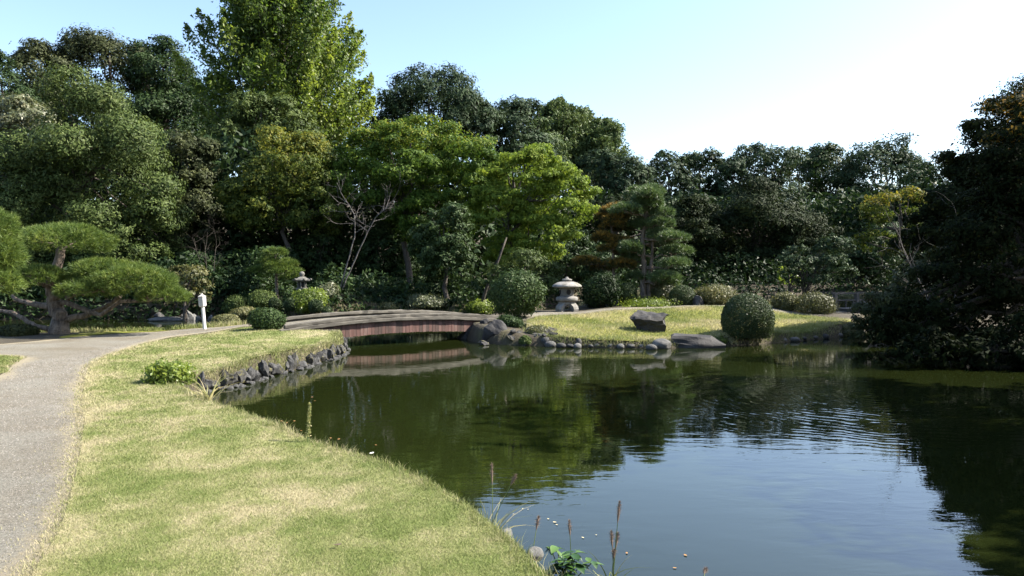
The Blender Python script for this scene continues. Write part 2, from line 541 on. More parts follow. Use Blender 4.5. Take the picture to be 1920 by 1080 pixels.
LAND_C = smooth_poly([(14.2, 28.8), (15.2, 31), (20, 34), (32, 40), (60, 44), (900, 60), (900, -40), (60, -20), (20, -3.5), (12.6, 1), (11.0, 5.5), (10.7, 10), (10.6, 14.5), (10.4, 17), (11.0, 19.5), (12.2, 22), (13.6, 25)])

CTRL = np.array([(0, 0, .40), (-3, 8, .42), (0.2, 4.3, .30), (-1.6, 7, .33), (-7, 12, .42), (-5, 15, .40), (-8, 18, .42), (-11.5, 19, .42), (-5.6, 19.3, .50), (-4.6, 17, .33), (-5.4, 12.2, .30), (-16, 18, .5), (-30, 10, .6), (10, -10, .5), (-9, 21, .40), (-6.5, 21.5, .52),
    (0, 23.5, .46), (.6, 25, .55), (1.5, 27, .58), (4, 26.5, .70), (6.6, 27, .75), (7.5, 30, .98), (5, 31, .98), (8.5, 27.6, .76), (3, 22, .38), (6.5, 22.8, .42), (1.5, 21, .24), (4.2, 20.3, .16), (2.6, 20.3, .18), (8, 22.3, .2), (10, 24.5, .42), (11.3, 26.5, .55), (12, 28, .6), (-.8, 22.5, .5),
    (-9, 30, .7), (-8, 32, 1.1), (-4, 32, .6), (-16, 34, .8), (-30, 36, 1.0), (0, 40, .9), (-10, 40, 1.4), (8, 50, 1.0), (20, 50, 1.2), (0, 70, 2.8), (-40, 60, 2.5), (40, 60, 2.0), (0, 150, 6), (-100, 150, 6), (120, 150, 6), (0, 500, 8), (300, 50, 4), (-300, 50, 4), (0, -300, 2),
    (14, 16, .5), (16, 24, .8), (22, 20, 1.2), (14, 10, .6), (20, 5, .8)], float)


def hland(x, y):
    num = 0; den = 0
    for cx, cy_, cz in CTRL:
        w = 1 / ((x - cx) ** 2 + (y - cy_) ** 2 + .25) ** 1.6
        num = num + w * cz; den = den + w
    return num / den


def height(x, y):
    x = np.asarray(x, float); y = np.asarray(y, float); shp = x.shape
    xr, yr = x.ravel(), y.ravel()
    dA, dI, dB, dC = (sdist(xr, yr, p) for p in (LAND_A, LAND_I, LAND_B, LAND_C))
    hl = hland(xr, yr) + 10 * sstep(77, 102, yr) + (fbm(xr * .7, yr * .7, 3) - .5) * .06
    def one(d, w):
        return -.55 + (hl + .55) * sstep(-.18, w, d)
    z = np.maximum.reduce([one(dA, .12), one(dI, .30), one(dB, .8), one(dC, .9)])
    return z.reshape(shp)


def H(x, y):
    return float(height(np.array([x]), np.array([y]))[0])


def axis(segs):
    out = []
    for a, b, s in segs:
        out.append(np.arange(a, b - 1e-6, s))
    out.append([segs[-1][1]])
    return np.concatenate(out)


GX = axis([(-900, -100, 100), (-100, -40, 10), (-40, -16, 1.0), (-16, -8, .3), (-8, 5, .14), (5, 13, .25), (13, 16, .5), (16, 40, 1.0), (40, 100, 10), (100, 900, 100)])
GY = axis([(-900, -100, 100), (-100, -10, 10), (-10, 2, 1.0), (2, 3, .25), (3, 23, .15), (23, 34, .25), (34, 60, 1.0), (60, 120, 10), (120, 900, 65)])
XX, YY = np.meshgrid(GX, GY)
ZZ = height(XX, YY)
ny_, nx_ = XX.shape
idx = np.arange(nx_ * ny_).reshape(ny_, nx_)
quads = np.stack([idx[:-1, :-1], idx[:-1, 1:], idx[1:, 1:], idx[1:, :-1]], -1).reshape(-1, 4)
GV = np.stack([XX, YY, ZZ], -1).reshape(-1, 3)
structure(mk('ground', GV, quads, M['soil'], smooth=True), 'brown earth of the banks and the wood floor')


def sheet(name, poly, dz, mat, dryf=None):
    b0, b1 = poly.min(0) - .5, poly.max(0) + .5
    vx, vy = XX.ravel(), YY.ravel()
    inb = (vx > b0[0]) & (vx < b1[0]) & (vy > b0[1]) & (vy < b1[1])
    ii = np.where(inb)[0]
    s = np.full(vx.shape, -9.0); nx = vx.copy(); ny = vy.copy()
    s[ii], nx[ii], ny[ii] = sdist(vx[ii], vy[ii], poly, True)
    fq = quads[(s[quads] > 0).any(1) & inb[quads].all(1)]
    used = np.unique(fq); remap = np.full(len(vx), -1); remap[used] = np.arange(len(used))
    x = np.where(s > 0, vx, nx)[used]; y = np.where(s > 0, vy, ny)[used]
    z = height(x, y) + dz
    V = np.stack([x, y, z], -1)
    at = {'dry': ('POINT', dryf(x, y) if dryf else np.full(len(x), .5))}
    return structure(mk(name, V, remap[fq], mat, smooth=True, attrs=at))


def wpath(pts, z=.4): return [W(a, b, z) for a, b in pts]


# gravel path: right edge seen from the near corner up to the bridge, then back along the channel
PATH = smooth_poly([(-1.9, 1.0), (-2.2, 2.8), (-2.62, 4.1)] + wpath([(134, 930), (162, 800), (162, 722), (191, 674), (300, 638), (400, 625), (470, 618)]) + [(-6.05, 19.35), (-5.75, 19.0), (-7.0, 21.15), (-7.9, 21.7)]
    + [(-8.7, 21.3)] + wpath([(300, 622), (200, 630), (110, 637), (0, 648), (-150, 660)]) + [(-14.5, 14.8), (-13.5, 12.2)] + wpath([(-60, 668), (35, 671), (10, 690), (-30, 715)]) + [(-8.2, 8.2), (-6.6, 4.6), (-5.2, 1.0)])
LAWN = smooth_poly([(-1.7, .6), (-2.2, 2.8), (-2.62, 4.1)] + wpath([(130, 930), (158, 800), (158, 722), (189, 673), (300, 640), (400, 627), (470, 620)]) + [(-6.0, 19.15), (-5.3, 19.15), (-4.45, 18.8), (-4.24, 18.0), (-4.32, 16.9), (-4.5, 15.6), (-4.76, 14.4), (-4.96, 13.3),
    (-5.24, 12.4), (-5.32, 11.9), (-5.12, 11.15), (-4.43, 10.1), (-3.53, 8.95), (-2.41, 7.76), (-1.86, 7.22), (-1.26, 6.66), (-.69, 6.02), (-.32, 5.46), (-.08, 4.95), (.11, 4.47), (.26, 4.02), (.53, 3.6), (1.2, 2.2), (1.4, .9)])
LAWN_L = smooth_poly(wpath([(-200, 668), (-60, 666), (32, 670), (8, 688), (-32, 712)]) + [(-8.5, 8.2), (-11, 7.2)])
VERGE = smooth_poly([(-8.0, 21.75), (-8.75, 21.35)] + wpath([(300, 621.5), (200, 629.5), (110, 636.5)]) + [(-11.0, 19.45), (-9.85, 20.3), (-9.2, 21.3), (-8.3, 22.3)])
ILAWN = smooth_poly([(.62, 23.8), (.45, 22.4), (.7, 20.8), (1.5, 20.1), (2.6, 19.75), (4.1, 19.65), (5.6, 20.25), (7.0, 20.95), (8.2, 21.75), (10.05, 23.1), (11.0, 24.2), (10.2, 25.6), (9.0, 26.3), (8.0, 26.7), (6.7, 26.7), (4.5, 26.0), (2.3, 25.2), (1.2, 24.7)])
IPATH = smooth_poly([(-1.3, 23.2), (-.55, 22.5), (.0, 23.1), (.75, 24.3), (1.3, 24.75), (2.4, 25.25), (4.5, 26.05), (6.7, 26.75), (8.0, 26.75), (9.1, 26.35), (10.4, 25.65), (11.6, 26.4), (12.4, 27.3), (12.2, 28.2), (10.8, 27.5), (8.6, 27.9), (6.5, 27.8), (4.2, 27.0), (2.2, 26.4), (1.0, 26.3), (-.2, 25.4), (-.9, 24.4)])


def dry_lawn(x, y):
    p = sdist(x, y, PATH)
    e = np.clip(1 - np.abs(np.minimum(p, 0)) / .38, 0, 1)
    n = fbm(x * 1.7 + 5, y * 1.25, 5); n2 = fbm(x * 6.5, y * 5.0 + 30, 3)
    return np.clip((n - .5) * 1.25 + (n2 - .5) * 1.2 + .46 + .45 * e * e, 0, 1.2)


def dry_path(x, y):
    p = np.maximum(sdist(x, y, PATH), 0)
    n = fbm(x * 1.5, y * 1.5, 3)
    return np.clip(.95 - p / (.15 + .7 * n), 0, 1)


def dry_isl(x, y):
    return np.clip((fbm(x * .8, y * .8, 4) - .5) * 2 + .52, 0, 1)


sheet('gravel_path', PATH, .008, M['gravel'], dry_path)['label'] = 'pale grey gravel path curving to the bridge'
sheet('lawn', LAWN, .016, M['lawn'], dry_lawn)['label'] = 'sunlit patchy lawn along the near bank'
sheet('lawn', LAWN_L, .016, M['lawn'], lambda x, y: dry_lawn(x, y) - .35)['label'] = 'corner of green lawn left of the path'
sheet('verge', VERGE, .014, M['lawn2'], dry_isl)['label'] = 'narrow grass verge between path and rear channel'
sheet('island_path', IPATH, .008, M['gravel'], lambda x, y: np.clip(.35 + (fbm(x, y, 3) - .5), 0, 1))['label'] = 'pale path running past the stone lantern'
sheet('island_lawn', ILAWN, .016, M['lawn2'], dry_isl)['label'] = 'sunlit grass slope across the pond'
wv_ = np.array([(-900, -900, 0), (900, -900, 0), (900, 900, 0), (-900, 900, 0)], float)
structure(mk('pond_water', wv_, [[0, 1, 2, 3]], M['water']), 'dark green pond mirroring trees and blue sky')


# ------------------------------------------------------------------ foliage builders
def leaf_mesh(P, N, L, Wd, tint, fold=.12, rng=R, hang=0.0, tri=False):
    """P centres, N normals -> (V, quads, tint)"""
    n = len(P)
    rv = rng.normal(size=(n, 3)); rv[:, 2] -= hang
    t = unit(rv - N * (rv * N).sum(1, keepdims=True)); b = np.cross(N, t)
    Ls = L * rng.uniform(.45, 1.6, (n, 1)); Ws = Wd * rng.uniform(.7, 1.25, (n, 1))
    if tri:
        V = np.stack([P - t * Ls * .5 + b * Ws * .5, P - t * Ls * .5 - b * Ws * .5, P + t * Ls * .5], 1)
        return V.reshape(-1, 3), np.arange(n * 3).reshape(n, 3), tint
    V = np.empty((n, 4, 3))
    V[:, 0] = P - t * Ls * .5
    V[:, 1] = P + b * Ws * .5 - t * Ls * .05 + N * fold * Ws
    V[:, 2] = P + t * Ls * .5 - N * fold * Ls * .5
    V[:, 3] = P - b * Ws * .5 - t * Ls * .05 + N * fold * Ws
    return V.reshape(-1, 3), np.arange(n * 4).reshape(n, 4), tint


def crown_points(mains, n, rng, sub=14, rel=(.26, .44), flat=.8, clump=.30, core=.55, up=.25, low_cut=-.75, hollow=.55, fr=(.56, .86)):
    """mains: (m,6) ellipsoids. returns positions, normals, tint"""
    mains = np.asarray(mains, float)
    lobes = []
    for (cx, cy_, cz, rx, ry, rz) in mains:
        k = max(6, int(sub))
        u = unit(rng.normal(size=(k * 2, 3)))
        u = u[u[:, 2] > low_cut][:k]
        for q in u:
            rr = rng.uniform(*rel) * min(rx, ry, rz * 1.25)
            f = rng.uniform(*fr)
            lobes.append((cx + q[0] * rx * f, cy_ + q[1] * ry * f, cz + q[2] * rz * f, rr * rng.uniform(.9, 1.35), rr * rng.uniform(.9, 1.35), rr * flat * rng.uniform(.8, 1.1), q[0], q[1], q[2]))
        lobes.append((cx, cy_, cz, rx * core, ry * core, rz * core, 0, 0, .2))
    Lb = np.array(lobes)
    area = (Lb[:, 3] * Lb[:, 4] + Lb[:, 3] * Lb[:, 5] + Lb[:, 4] * Lb[:, 5])
    pr = area / area.sum()
    # clumps sit on lobe surfaces, leaves fill the clumps
    nc = max(60, n // 15)
    li = rng.choice(len(Lb), nc, p=pr)
    u = unit(rng.normal(size=(nc, 3)) + Lb[li, 6:9] * .5 + np.array([0, 0, up]))
    cp = Lb[li, :3] + u * Lb[li, 3:6] * rng.uniform(.72, 1.08, (nc, 1))
    cr = clump * Lb[li, 3] * rng.uniform(.6, 1.3, nc)
    ct = np.clip(rng.normal(.45, .17, nc), 0, 1)
    # drop clumps buried in another main body
    keep = np.ones(nc, bool)
    for mm in mains:
        keep &= (((cp - mm[:3]) / (mm[3:6] * hollow)) ** 2).sum(1) > 1
    ids = np.where(keep)[0]
    if len(ids) == 0: ids = np.arange(nc)
    ci = rng.choice(ids, n)
    v = unit(rng.normal(size=(n, 3))) * rng.uniform(.15, 1, (n, 1)) ** .5
    v[:, 2] *= .75
    P = cp[ci] + v * cr[ci, None]
    N = unit(u[ci] * .75 + v * .55 + rng.normal(size=(n, 3)) * .36 + np.array([0, 0, .22]))
    tint = np.clip(ct[ci] + rng.normal(0, .14, n), 0, .93)
    return P, N, tint, cp, Lb


def limb(a, b, r0, r1, rng, n=6, wob=.08, sag=0):
    a, b = np.array(a, float), np.array(b, float)
    t = np.linspace(0, 1, n)[:, None]
    L = np.linalg.norm(b - a)
    p = a + (b - a) * t + np.sin(t * math.pi) * np.array([0, 0, sag]) * L
    w = rng.normal(size=(n, 3)) * wob * L * np.sin(t * math.pi)
    return p + w * .5, np.linspace(r0, r1, n)


SC = 1024 / 1920
TREES = []


def tree(name, label, d, ells, mat, base_px=None, leaf=None, dens=5.6, sub=18, rel=(.31, .50), flat=.85, clump=.34, core=.72, up=.25, depth=.85, trunk_r=None, bark='bark',
         group=None, cat='tree', low_cut=-.75, top_tint=None, lobes_limb=5, seed=None, hang=0, aspect=.6, hollow=.55, trunk_pts=None, tint_shift=0, lift=0.0, fr=(.56, .86)):
    rng = np.random.default_rng(seed if seed is not None else int(abs(ells[0][0]) * 7 + ells[0][1] * 13 + d))
    bx = base_px if base_px is not None else ells[0][0]
    X0 = (bx - 960) / F * d
    z0 = H(X0, d)
    base = np.array([X0, d, z0])
    mains = []; apx = 0
    for e in ells:
        cx, cy_, rx, ry = e[:4]; dd = d + (e[4] if len(e) > 4 else 0)
        c = PX(cx, cy_, dd) - base
        rxm, rzm = rx / F * dd, ry / F * dd
        c[2] += lift
        mains.append((c[0], c[1], c[2], rxm, depth * (rxm + rzm) * .5, rzm)); apx += math.pi * rx * ry * SC * SC
    L = leaf if leaf else 2.75 * d / (F * SC)
    lpx = .5 * L * L * aspect * (F * SC / d) ** 2
    n = int(dens * apx / lpx)
    P, N, tint, cp, Lb = crown_points(mains, n, rng, sub, rel, flat, clump, core, up, low_cut, hollow, fr)
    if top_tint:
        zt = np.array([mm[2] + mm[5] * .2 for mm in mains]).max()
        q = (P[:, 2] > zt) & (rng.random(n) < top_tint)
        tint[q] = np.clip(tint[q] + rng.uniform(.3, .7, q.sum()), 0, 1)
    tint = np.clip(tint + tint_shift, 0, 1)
    keep = P[:, 2] + z0 > .05
    P, N, tint = P[keep], N[keep], tint[keep]
    t = thing(name, label, cat, tuple(base), group)
    V, q, tt = leaf_mesh(P, N, L, L * aspect, tint, rng=rng, hang=hang, tri=True)
    mk('crown', V, q, LM[mat], t, attrs={'tint': ('FACE', tt)})
    # trunk and limbs
    tr = trunk_r or max(.12, .045 * np.mean([mm[3] for mm in mains]) + .012 * mains[0][2])
    mb = MB()
    top = np.array(mains[0][:3]); top[2] += mains[0][5] * .35
    if trunk_pts is not None:
        tp = [np.zeros(3) + np.array([0, 0, -.15])] + [PX(a, b, d) - base for a, b in trunk_pts] + [top]
        pts = np.array(tp); pts = np.vstack([pts[0], np.repeat(pts[1:], 1, 0)])
        mb.tube(pts, np.linspace(tr, tr * .25, len(pts)), 8)
        fork = pts[-2]
    else:
        p, rr = limb((0, 0, -.15), top, tr, tr * .22, rng, 8, .05)
        rr[0] *= 1.35
        mb.tube(p, rr, 8); fork = p[3]
    ks = rng.choice(len(Lb), min(len(Lb), lobes_limb * len(mains)), replace=False)
    for k in ks:
        e = Lb[k, :3]
        s = fork + (top - fork) * rng.uniform(0, .6)
        p, rr = limb(s, e, tr * .42, tr * .08, rng, 6, .10, .05)
        mb.tube(p, rr, 5, False)
    mb.build('trunk', M[bark], t, True)
    TREES.append(t)
    return t


def bush(name, label, px, py, d, rx, ry, mat, leaf=.05, dens=6, lumpy=.12, group=None, squash=.75, cat='shrub', sink=.0, depth=1.0, spiky=0, tint_shift=0, stems=4):
    """clipped or loose shrub: (px,py) = centre of the shape in the photo, radii in photo pixels"""
    rng = np.random.default_rng(int(px * 3 + py * 17))
    c = PX(px, py, d); rxm, rzm = rx / F * d, ry / F * d
    z0 = H(c[0], c[1])
    base = np.array([c[0], c[1], min(z0, c[2] - rzm * .3)])
    cz = c[2] - base[2]
    area = 4 * math.pi * ((rxm * rxm * depth) ** .8 + 2 * (rxm * rzm) ** .8) / 3
    n = int(min(24000 if 'ball' in label else 8000, dens * area / (.5 * leaf * leaf * .6)))
    u = unit(rng.normal(size=(n, 3)))
    nl = 26
    ld = unit(rng.normal(size=(nl, 3)))
    la = rng.uniform(-1, 1, nl)
    bulge = (np.exp(-((1 - u @ ld.T) / .10)) * la).sum(1)
    r = 1 + lumpy * np.clip(bulge, -1, 1.3) - np.abs(rng.normal(0, .06 + lumpy * .45, n)) + spiky * rng.random(n) ** 6
    hzf = np.where(u[:, 2] < 0, np.sqrt(1 - (np.clip(-u[:, 2], 0, 1) * (.75 if 'ball' in label else .9)) ** 2) / np.maximum(np.sqrt(1 - u[:, 2] ** 2), .25), 1.0)
    P = u * np.stack([hzf, hzf, np.ones(n)], -1) * r[:, None] * np.array([rxm, rxm * depth, rzm]) + np.array([0, 0, cz])
    N = unit(u + rng.normal(size=(n, 3)) * .55 + np.array([0, 0, .15]))
    tint = np.clip(.45 + .18 * bulge + rng.normal(0, .18, n) + tint_shift, 0, .95)
    k = P[:, 2] > -.02
    t = thing(name, label, cat, tuple(base), group)
    V, q, tt = leaf_mesh(P[k], N[k], leaf, leaf * .62, tint[k], rng=rng, tri='bright green shrub' not in label)
    mk('foliage', V, q, LM[mat], t, attrs={'tint': ('FACE', tt)})
    mb = MB()
    for i in range(stems):
        a = rng.uniform(0, 6.28); e = np.array([math.cos(a) * rxm * .5, math.sin(a) * rxm * .5, cz + rzm * .3])
        p, rr = limb((math.cos(a) * .06, math.sin(a) * .06, -.05), e, .03, .012, rng, 5, .08)
        mb.tube(p, rr, 5)
    mb.build('stem', M['bark'], t, True)
    return t


def needles(tp, td, L, Wd, k, rng, spread=.75):
    """tufts at tp pointing td -> thin triangles"""
    n = len(tp)
    d = unit(np.repeat(td, k, 0) + rng.normal(size=(n * k, 3)) * spread)
    b = unit(np.cross(d, rng.normal(size=(n * k, 3))))
    p = np.repeat(tp, k, 0)
    Ls = L * rng.uniform(.7, 1.2, (n * k, 1))
    V = np.stack([p - b * Wd / 2, p + b * Wd / 2, p + d * Ls], 1).reshape(-1, 3)
    return V, np.arange(n * k * 3).reshape(-1, 3)


def pine(name, label, d, base_px, pads, mat, trunk, tufts=2600, L=.13, Wd=.014, k=13, tr=.2, depth=.9, extra=None, top_tint=0, seed=1, cat='tree', lift=0):
    """pads: photo-pixel ellipses (cx,cy,rx,ry,depth offset)"""
    rng = np.random.default_rng(seed)
    X0 = (base_px - 960) / F * d; base = np.array([X0, d, H(X0, d) + lift])
    t = thing(name, label, cat, tuple(base))
    mb = MB()
    tp = [np.array([0, 0, -.1])] + [PX(a, b, d) - base for a, b in trunk]
    tp = np.array(tp)
    rr = np.linspace(tr, tr * .45, len(tp)); rr[0] *= 1.25
    # refine the trunk path
    ts = np.linspace(0, len(tp) - 1, len(tp) * 4); f = np.stack([np.interp(ts, np.arange(len(tp)), tp[:, i]) for i in range(3)], 1)
    f[1:-1] += rng.normal(size=(len(f) - 2, 3)) * tr * .12
    mb.tube(f, np.interp(ts, np.arange(len(tp)), rr) * rng.uniform(.93, 1.08, len(ts)), 10)
    areas = np.array([p[2] * p[3] + .4 * p[2] ** 2 for p in pads], float)
    for i, p in enumerate(pads):
        cx, cy_, rx, ry = p[:4]; dd = d + (p[4] if len(p) > 4 else 0)
        c = PX(cx, cy_, dd) - base
        r3 = np.array([rx / F * dd, depth * rx / F * dd, ry / F * dd])
        n = int(tufts * areas[i] / areas.sum())
        u = unit(rng.normal(size=(n * 2, 3)) + np.array([0, 0, .35]))
        u = u[u[:, 2] > -.45][:n]; n = len(u)
        nl = 46; ld = unit(rng.normal(size=(nl, 3)) + np.array([0, 0, .4])); la = rng.uniform(-1, 1, nl)
        bul = (np.exp(-((1 - u @ ld.T) / .022)) * la).sum(1)
        q = c + u * r3 * (1 + .17 * np.clip(bul, -1, 1) - np.abs(rng.normal(0, .15, n)))[:, None]
        td = unit(u * np.array([.8, .8, .5]) + np.array([0, 0, .5]))
        V, fcs = needles(q, td, L, Wd, k, rng)
        tint = np.clip(np.repeat(.45 + .22 * bul + rng.normal(0, .15, n), k) + rng.normal(0, .1, n * k), 0, .94)
        if top_tint:
            s = np.repeat((u[:, 2] > .25) & (rng.random(n) < top_tint), k); tint[s] = np.clip(tint[s] + rng.uniform(.3, .6, s.sum()), 0, 1)
        mk('needle_pad', V, fcs, LM[mat], t, attrs={'tint': ('FACE', tint)})
        j = int(np.argmin(np.abs(f[:, 2] - (c[2] - r3[2] * .6)))); s0 = f[max(2, j)]
        lp, lr = limb(s0, c - np.array([0, 0, r3[2] * .25]), tr * .38, tr * .12, rng, 7, .10, -.03)
        mb.tube(lp, lr, 6)
        for _ in range(7):
            e = c + unit(rng.normal(size=3)) * r3 * .75; e[2] = max(e[2], c[2] - r3[2] * .1)
            lp2, lr2 = limb(lp[-2], e, tr * .13, tr * .04, rng, 5, .12)
            mb.tube(lp2, lr2, 4, False)
    for br in (extra or []):
        pts = np.array([PX(a, b, d + o) - base for a, b, o in br[0]])
        ts = np.linspace(0, len(pts) - 1, len(pts) * 3); g = np.stack([np.interp(ts, np.arange(len(pts)), pts[:, i]) for i in range(3)], 1)
        g += rng.normal(size=g.shape) * .015
        mb.tube(g, np.linspace(br[1], br[2], len(g)), 8)
    mb.build('trunk', M['pinebark'], t, True)
    return t


def bare_tree(name, label, d, trunks, tr=.07, seed=3, levels=4, spread=.5, cat='tree', base_px=None, mat='twig', seglen=.62):
    rng = np.random.default_rng(seed)
    bx, by = trunks[0][0]
    X0 = (bx - 960) / F * d; base = np.array([X0, d, H(X0, d)])
    t = thing(name, label, cat, tuple(base))
    mb = MB(); tw = MB()
    def grow(p, dr, L, r, lev):
        n = 5; pts = [p]
        for i in range(n - 1):
            dr = unit(dr + rng.normal(size=3) * .16 + np.array([0, 0, .03]))
            pts.append(pts[-1] + dr * L / (n - 1))
        (mb if lev > levels - 1 else tw).tube(np.array(pts), np.linspace(r, r * .55, n), 5 if lev > 1 else 3, False)
        if lev > 0:
            for i in range(rng.integers(2, 4)):
                j = rng.integers(2, n)
                grow(pts[j], unit(dr + rng.normal(size=3) * spread * np.array([1, .8, .7])), L * rng.uniform(.55, .8), r * .5, lev - 1)
    for tk in trunks:
        pts = np.array([PX(a, b, d) - base for a, b in tk]); pts[0, 2] = min(pts[0, 2], -.05)
        ts = np.linspace(0, len(pts) - 1, len(pts) * 4); g = np.stack([np.interp(ts, np.arange(len(pts)), pts[:, i]) for i in range(3)], 1)
        g[1:] += rng.normal(size=(len(g) - 1, 3)) * tr * .25
        mb.tube(g, np.linspace(tr, tr * .4, len(g)), 6)
        for j in range(len(g) // 2, len(g), 1):
            grow(g[j], unit(np.array([rng.normal() * .9, rng.normal() * .5, .5])), seglen * rng.uniform(.7, 1.3), tr * .32, levels - 1)
        grow(g[-1], unit(g[-1] - g[-3]), seglen * 1.4, tr * .4, levels)
    mb.build('trunk', M[mat], t, True)
    tw.build('twig_mass', M[mat], t)
    return t


# ------------------------------------------------------------------ stones
def ico(sub):
    bm = bmesh.new(); bmesh.ops.create_icosphere(bm, subdivisions=sub, radius=1)
    V = np.array([v.co[:] for v in bm.verts]); Fc = np.array([[v.index for v in f.verts] for f in bm.faces]); bm.free()
    return V, Fc


I2, I3, I4 = ico(2), ico(3), ico(4)


def rock_shape(seed, src=I3, cuts=9, rough=.05, roundness=.6, freq=3.0):
    rng = np.random.default_rng(seed)
    V = src[0].copy()
    for _ in range(cuts):
        n = unit(rng.normal(size=3)); dd = rng.uniform(roundness, .97)
        s = V @ n - dd; V = V - np.where(s > 0, s, 0)[:, None] * n * .93
    K = rng.normal(size=(10, 3)) * freq * np.linspace(.6, 2.6, 10)[:, None]; phs = rng.uniform(0, 6.28, 10); am = 1 / np.linspace(1, 5, 10)
    dsp = (np.sin(src[0] @ K.T + phs) * am).sum(1) / 2
    return V * (1 + rough * dsp)[:, None]


_rk = {}
def rockmesh(kind, i, mat):
    key = (kind, i, mat)
    if key not in _rk:
        if kind == 'round': V = rock_shape(100 + i, I2, 5, .05, .80, 2.0)
        elif kind == 'angular': V = rock_shape(200 + i, I3, 16, .16, .42, 4.5)
        _rk[key] = mesh_data('stone', V, (I2 if kind == 'round' else I3)[1], M[mat], kind == 'round')
    return _rk[key]


def stone(name, kind, i, mat, loc, size, rz=0, parent=None, tilt=0):
    o = link(name, rockmesh(kind, i, mat), parent, loc)
    o.scale = size; o.rotation_euler = (tilt, tilt * .6, rz)
    return o


def boulder(name, label, seed, loc, size, mat='rock', rz=0, cuts=14, rough=.06, roundness=.5, group=None, cat='rock', smooth=False, freq=3):
    V = rock_shape(seed, I4, cuts, rough * (1.0 if smooth else 2.0), roundness, freq * 1.3) * np.array(size)
    o = mk(name, V, I4[1], M[mat], None, smooth, loc=loc); o.rotation_euler.z = rz
    return tag(o, label, cat, group)


# ------------------------------------------------------------------ bridge
A2, B2 = np.array([-5.75, 18.95]), np.array([-.35, 22.75])
DR = (B2 - A2) / np.linalg.norm(B2 - A2); BL = np.linalg.norm(B2 - A2)
NRM = np.array([DR[1], -DR[0]])            # towards the camera
BW = 2.3


def deckz(t): return .53 + .02 * t + .72 * t * (1 - t)


def sweep(name, off, w, z0, z1, mat, parent, t0=-.02, t1=1.02, n=40, bev=.012, jit=0):
    """bar following the arch: off = distance of its centre from the near edge line towards the camera"""
    rng = np.random.default_rng(int(abs(off) * 100) + 3)
    t = np.linspace(t0, t1, n)
    prof = np.array([(-w / 2 + bev, z0), (w / 2 - bev, z0), (w / 2, z0 + bev), (w / 2, z1 - bev), (w / 2 - bev, z1), (-w / 2 + bev, z1), (-w / 2, z1 - bev), (-w / 2, z0 + bev)])
    V = []
    for tt in t:
        c = A2 + DR * BL * tt
        j = rng.normal() * jit
        for a, b in prof:
            p = c + NRM * (off + a + j); V.append((p[0], p[1], deckz(tt) + b + rng.normal() * jit))
    k = len(prof)
    i = np.arange(n - 1)[:, None] * k; jj = np.arange(k)[None]; j2 = (jj + 1) % k
    q = np.stack([i + jj, i + j2, i + k + j2, i + k + jj], -1).reshape(-1, 4)
    caps = [np.arange(k)[None, ::-1], (np.arange(k) + (n - 1) * k)[None]]
    return mk(name, np.array(V), [q] + caps, mat, parent)


br = thing('footbridge', 'low arched wooden footbridge with red-brown plank sides over the pond', 'bridge', (0, 0, 0))
sweep('deck', -BW / 2, BW - .1, -.16, -.035, M['gravel'], br)
for side, nm in ((0, 'near'), (1, 'far')):
    o0 = 0 if side == 0 else -BW
    s = 1 if side == 0 else -1
    sweep('edge_beam', o0 + s * .0, .14, -.075, .02, M['beam'], br, jit=.004)
    sweep('kerb_log', o0 - s * .07, .15, .022, .11, M['beam'], br, .0, 1.0, jit=.006)
    sweep('girder', o0 - s * .14, .16, -.40, -.165, M['beam'], br)
pl = mesh_data('plank', *MB().box((0, 0, 0), (.098, .03, .33)).out(), M['plank'])
npl = int(BL * 1.02 / .104)
for side in (0, 1):
    for k in range(npl):
        t = (k + .5) / npl * 1.02 - .01
        p = A2 + DR * BL * t + NRM * ((-.03) if side == 0 else (-BW + .03))
        o = link('plank', pl, br, (p[0], p[1], deckz(t) - .078 - .165 - random.uniform(0, .012)))
        o.rotation_euler = (0, random.gauss(0, .006), math.atan2(DR[1], DR[0]))
        o.scale = (1, 1 + random.uniform(-.2, .3), 1)

# ------------------------------------------------------------------ stone lanterns
lp = PX(1063, 583, 27.0)
yl = thing('stone_lantern', 'squat pale stone lantern with wide umbrella roof and arched legs by the path', 'lantern', (lp[0], lp[1], H(lp[0], lp[1]) - .01))
s = 27.0 / F
def lz(py): return (583 - py) * s
for k in range(4):
    a = rad(45 + 90 * k); mb = MB()
    pts = [(.34, -.02), (.37, .10), (.34, .20), (.25, .27), (.10, .30)]
    ca, sa = math.cos(a), math.sin(a)
    V = []
    for (r_, z_), w_ in zip(pts, (.26, .25, .27, .3, .3)):
        for dr_, dw in ((-.075, -1), (.075, -1), (.075, 1), (-.075, 1)):
            if z_ > .22: zz = z_ + (.07 if dr_ > 0 else -.06); rr_ = r_ + .02 * dr_
            else: zz = z_; rr_ = r_ + dr_
            V.append((ca * rr_ - sa * dw * w_ / 2, sa * rr_ + ca * dw * w_ / 2, zz))
    i = np.arange(4)[:, None] * 4; j = np.arange(4)[None]; j2 = (j + 1) % 4
    mb.add(V, [np.stack([i + j, i + j2, i + 4 + j2, i + 4 + j], -1).reshape(-1, 4), np.array([[3, 2, 1, 0], [16, 17, 18, 19]])])
    mb.build('leg', M['granite'], yl)
MB().lathe([(0.01, .25), (.26, .25), (.30, .28), (.30, .34), (.27, .36), (.01, .36)], 28).build('leg_ring', M['granite'], yl, True)
MB().lathe([(.01, .345), (.26, .35), (.38, .39), (.40, .43), (.40, .50), (.37, .54), (.28, .56), (.01, .565)], 32).build('platform', M['granite'], yl, True)
fb = MB().lathe([(.01, .56), (.245, .56), (.25, .60), (.255, .70), (.25, .80), (.24, .86), (.01, .86)], 12).build('fire_box', M['granite'], yl)
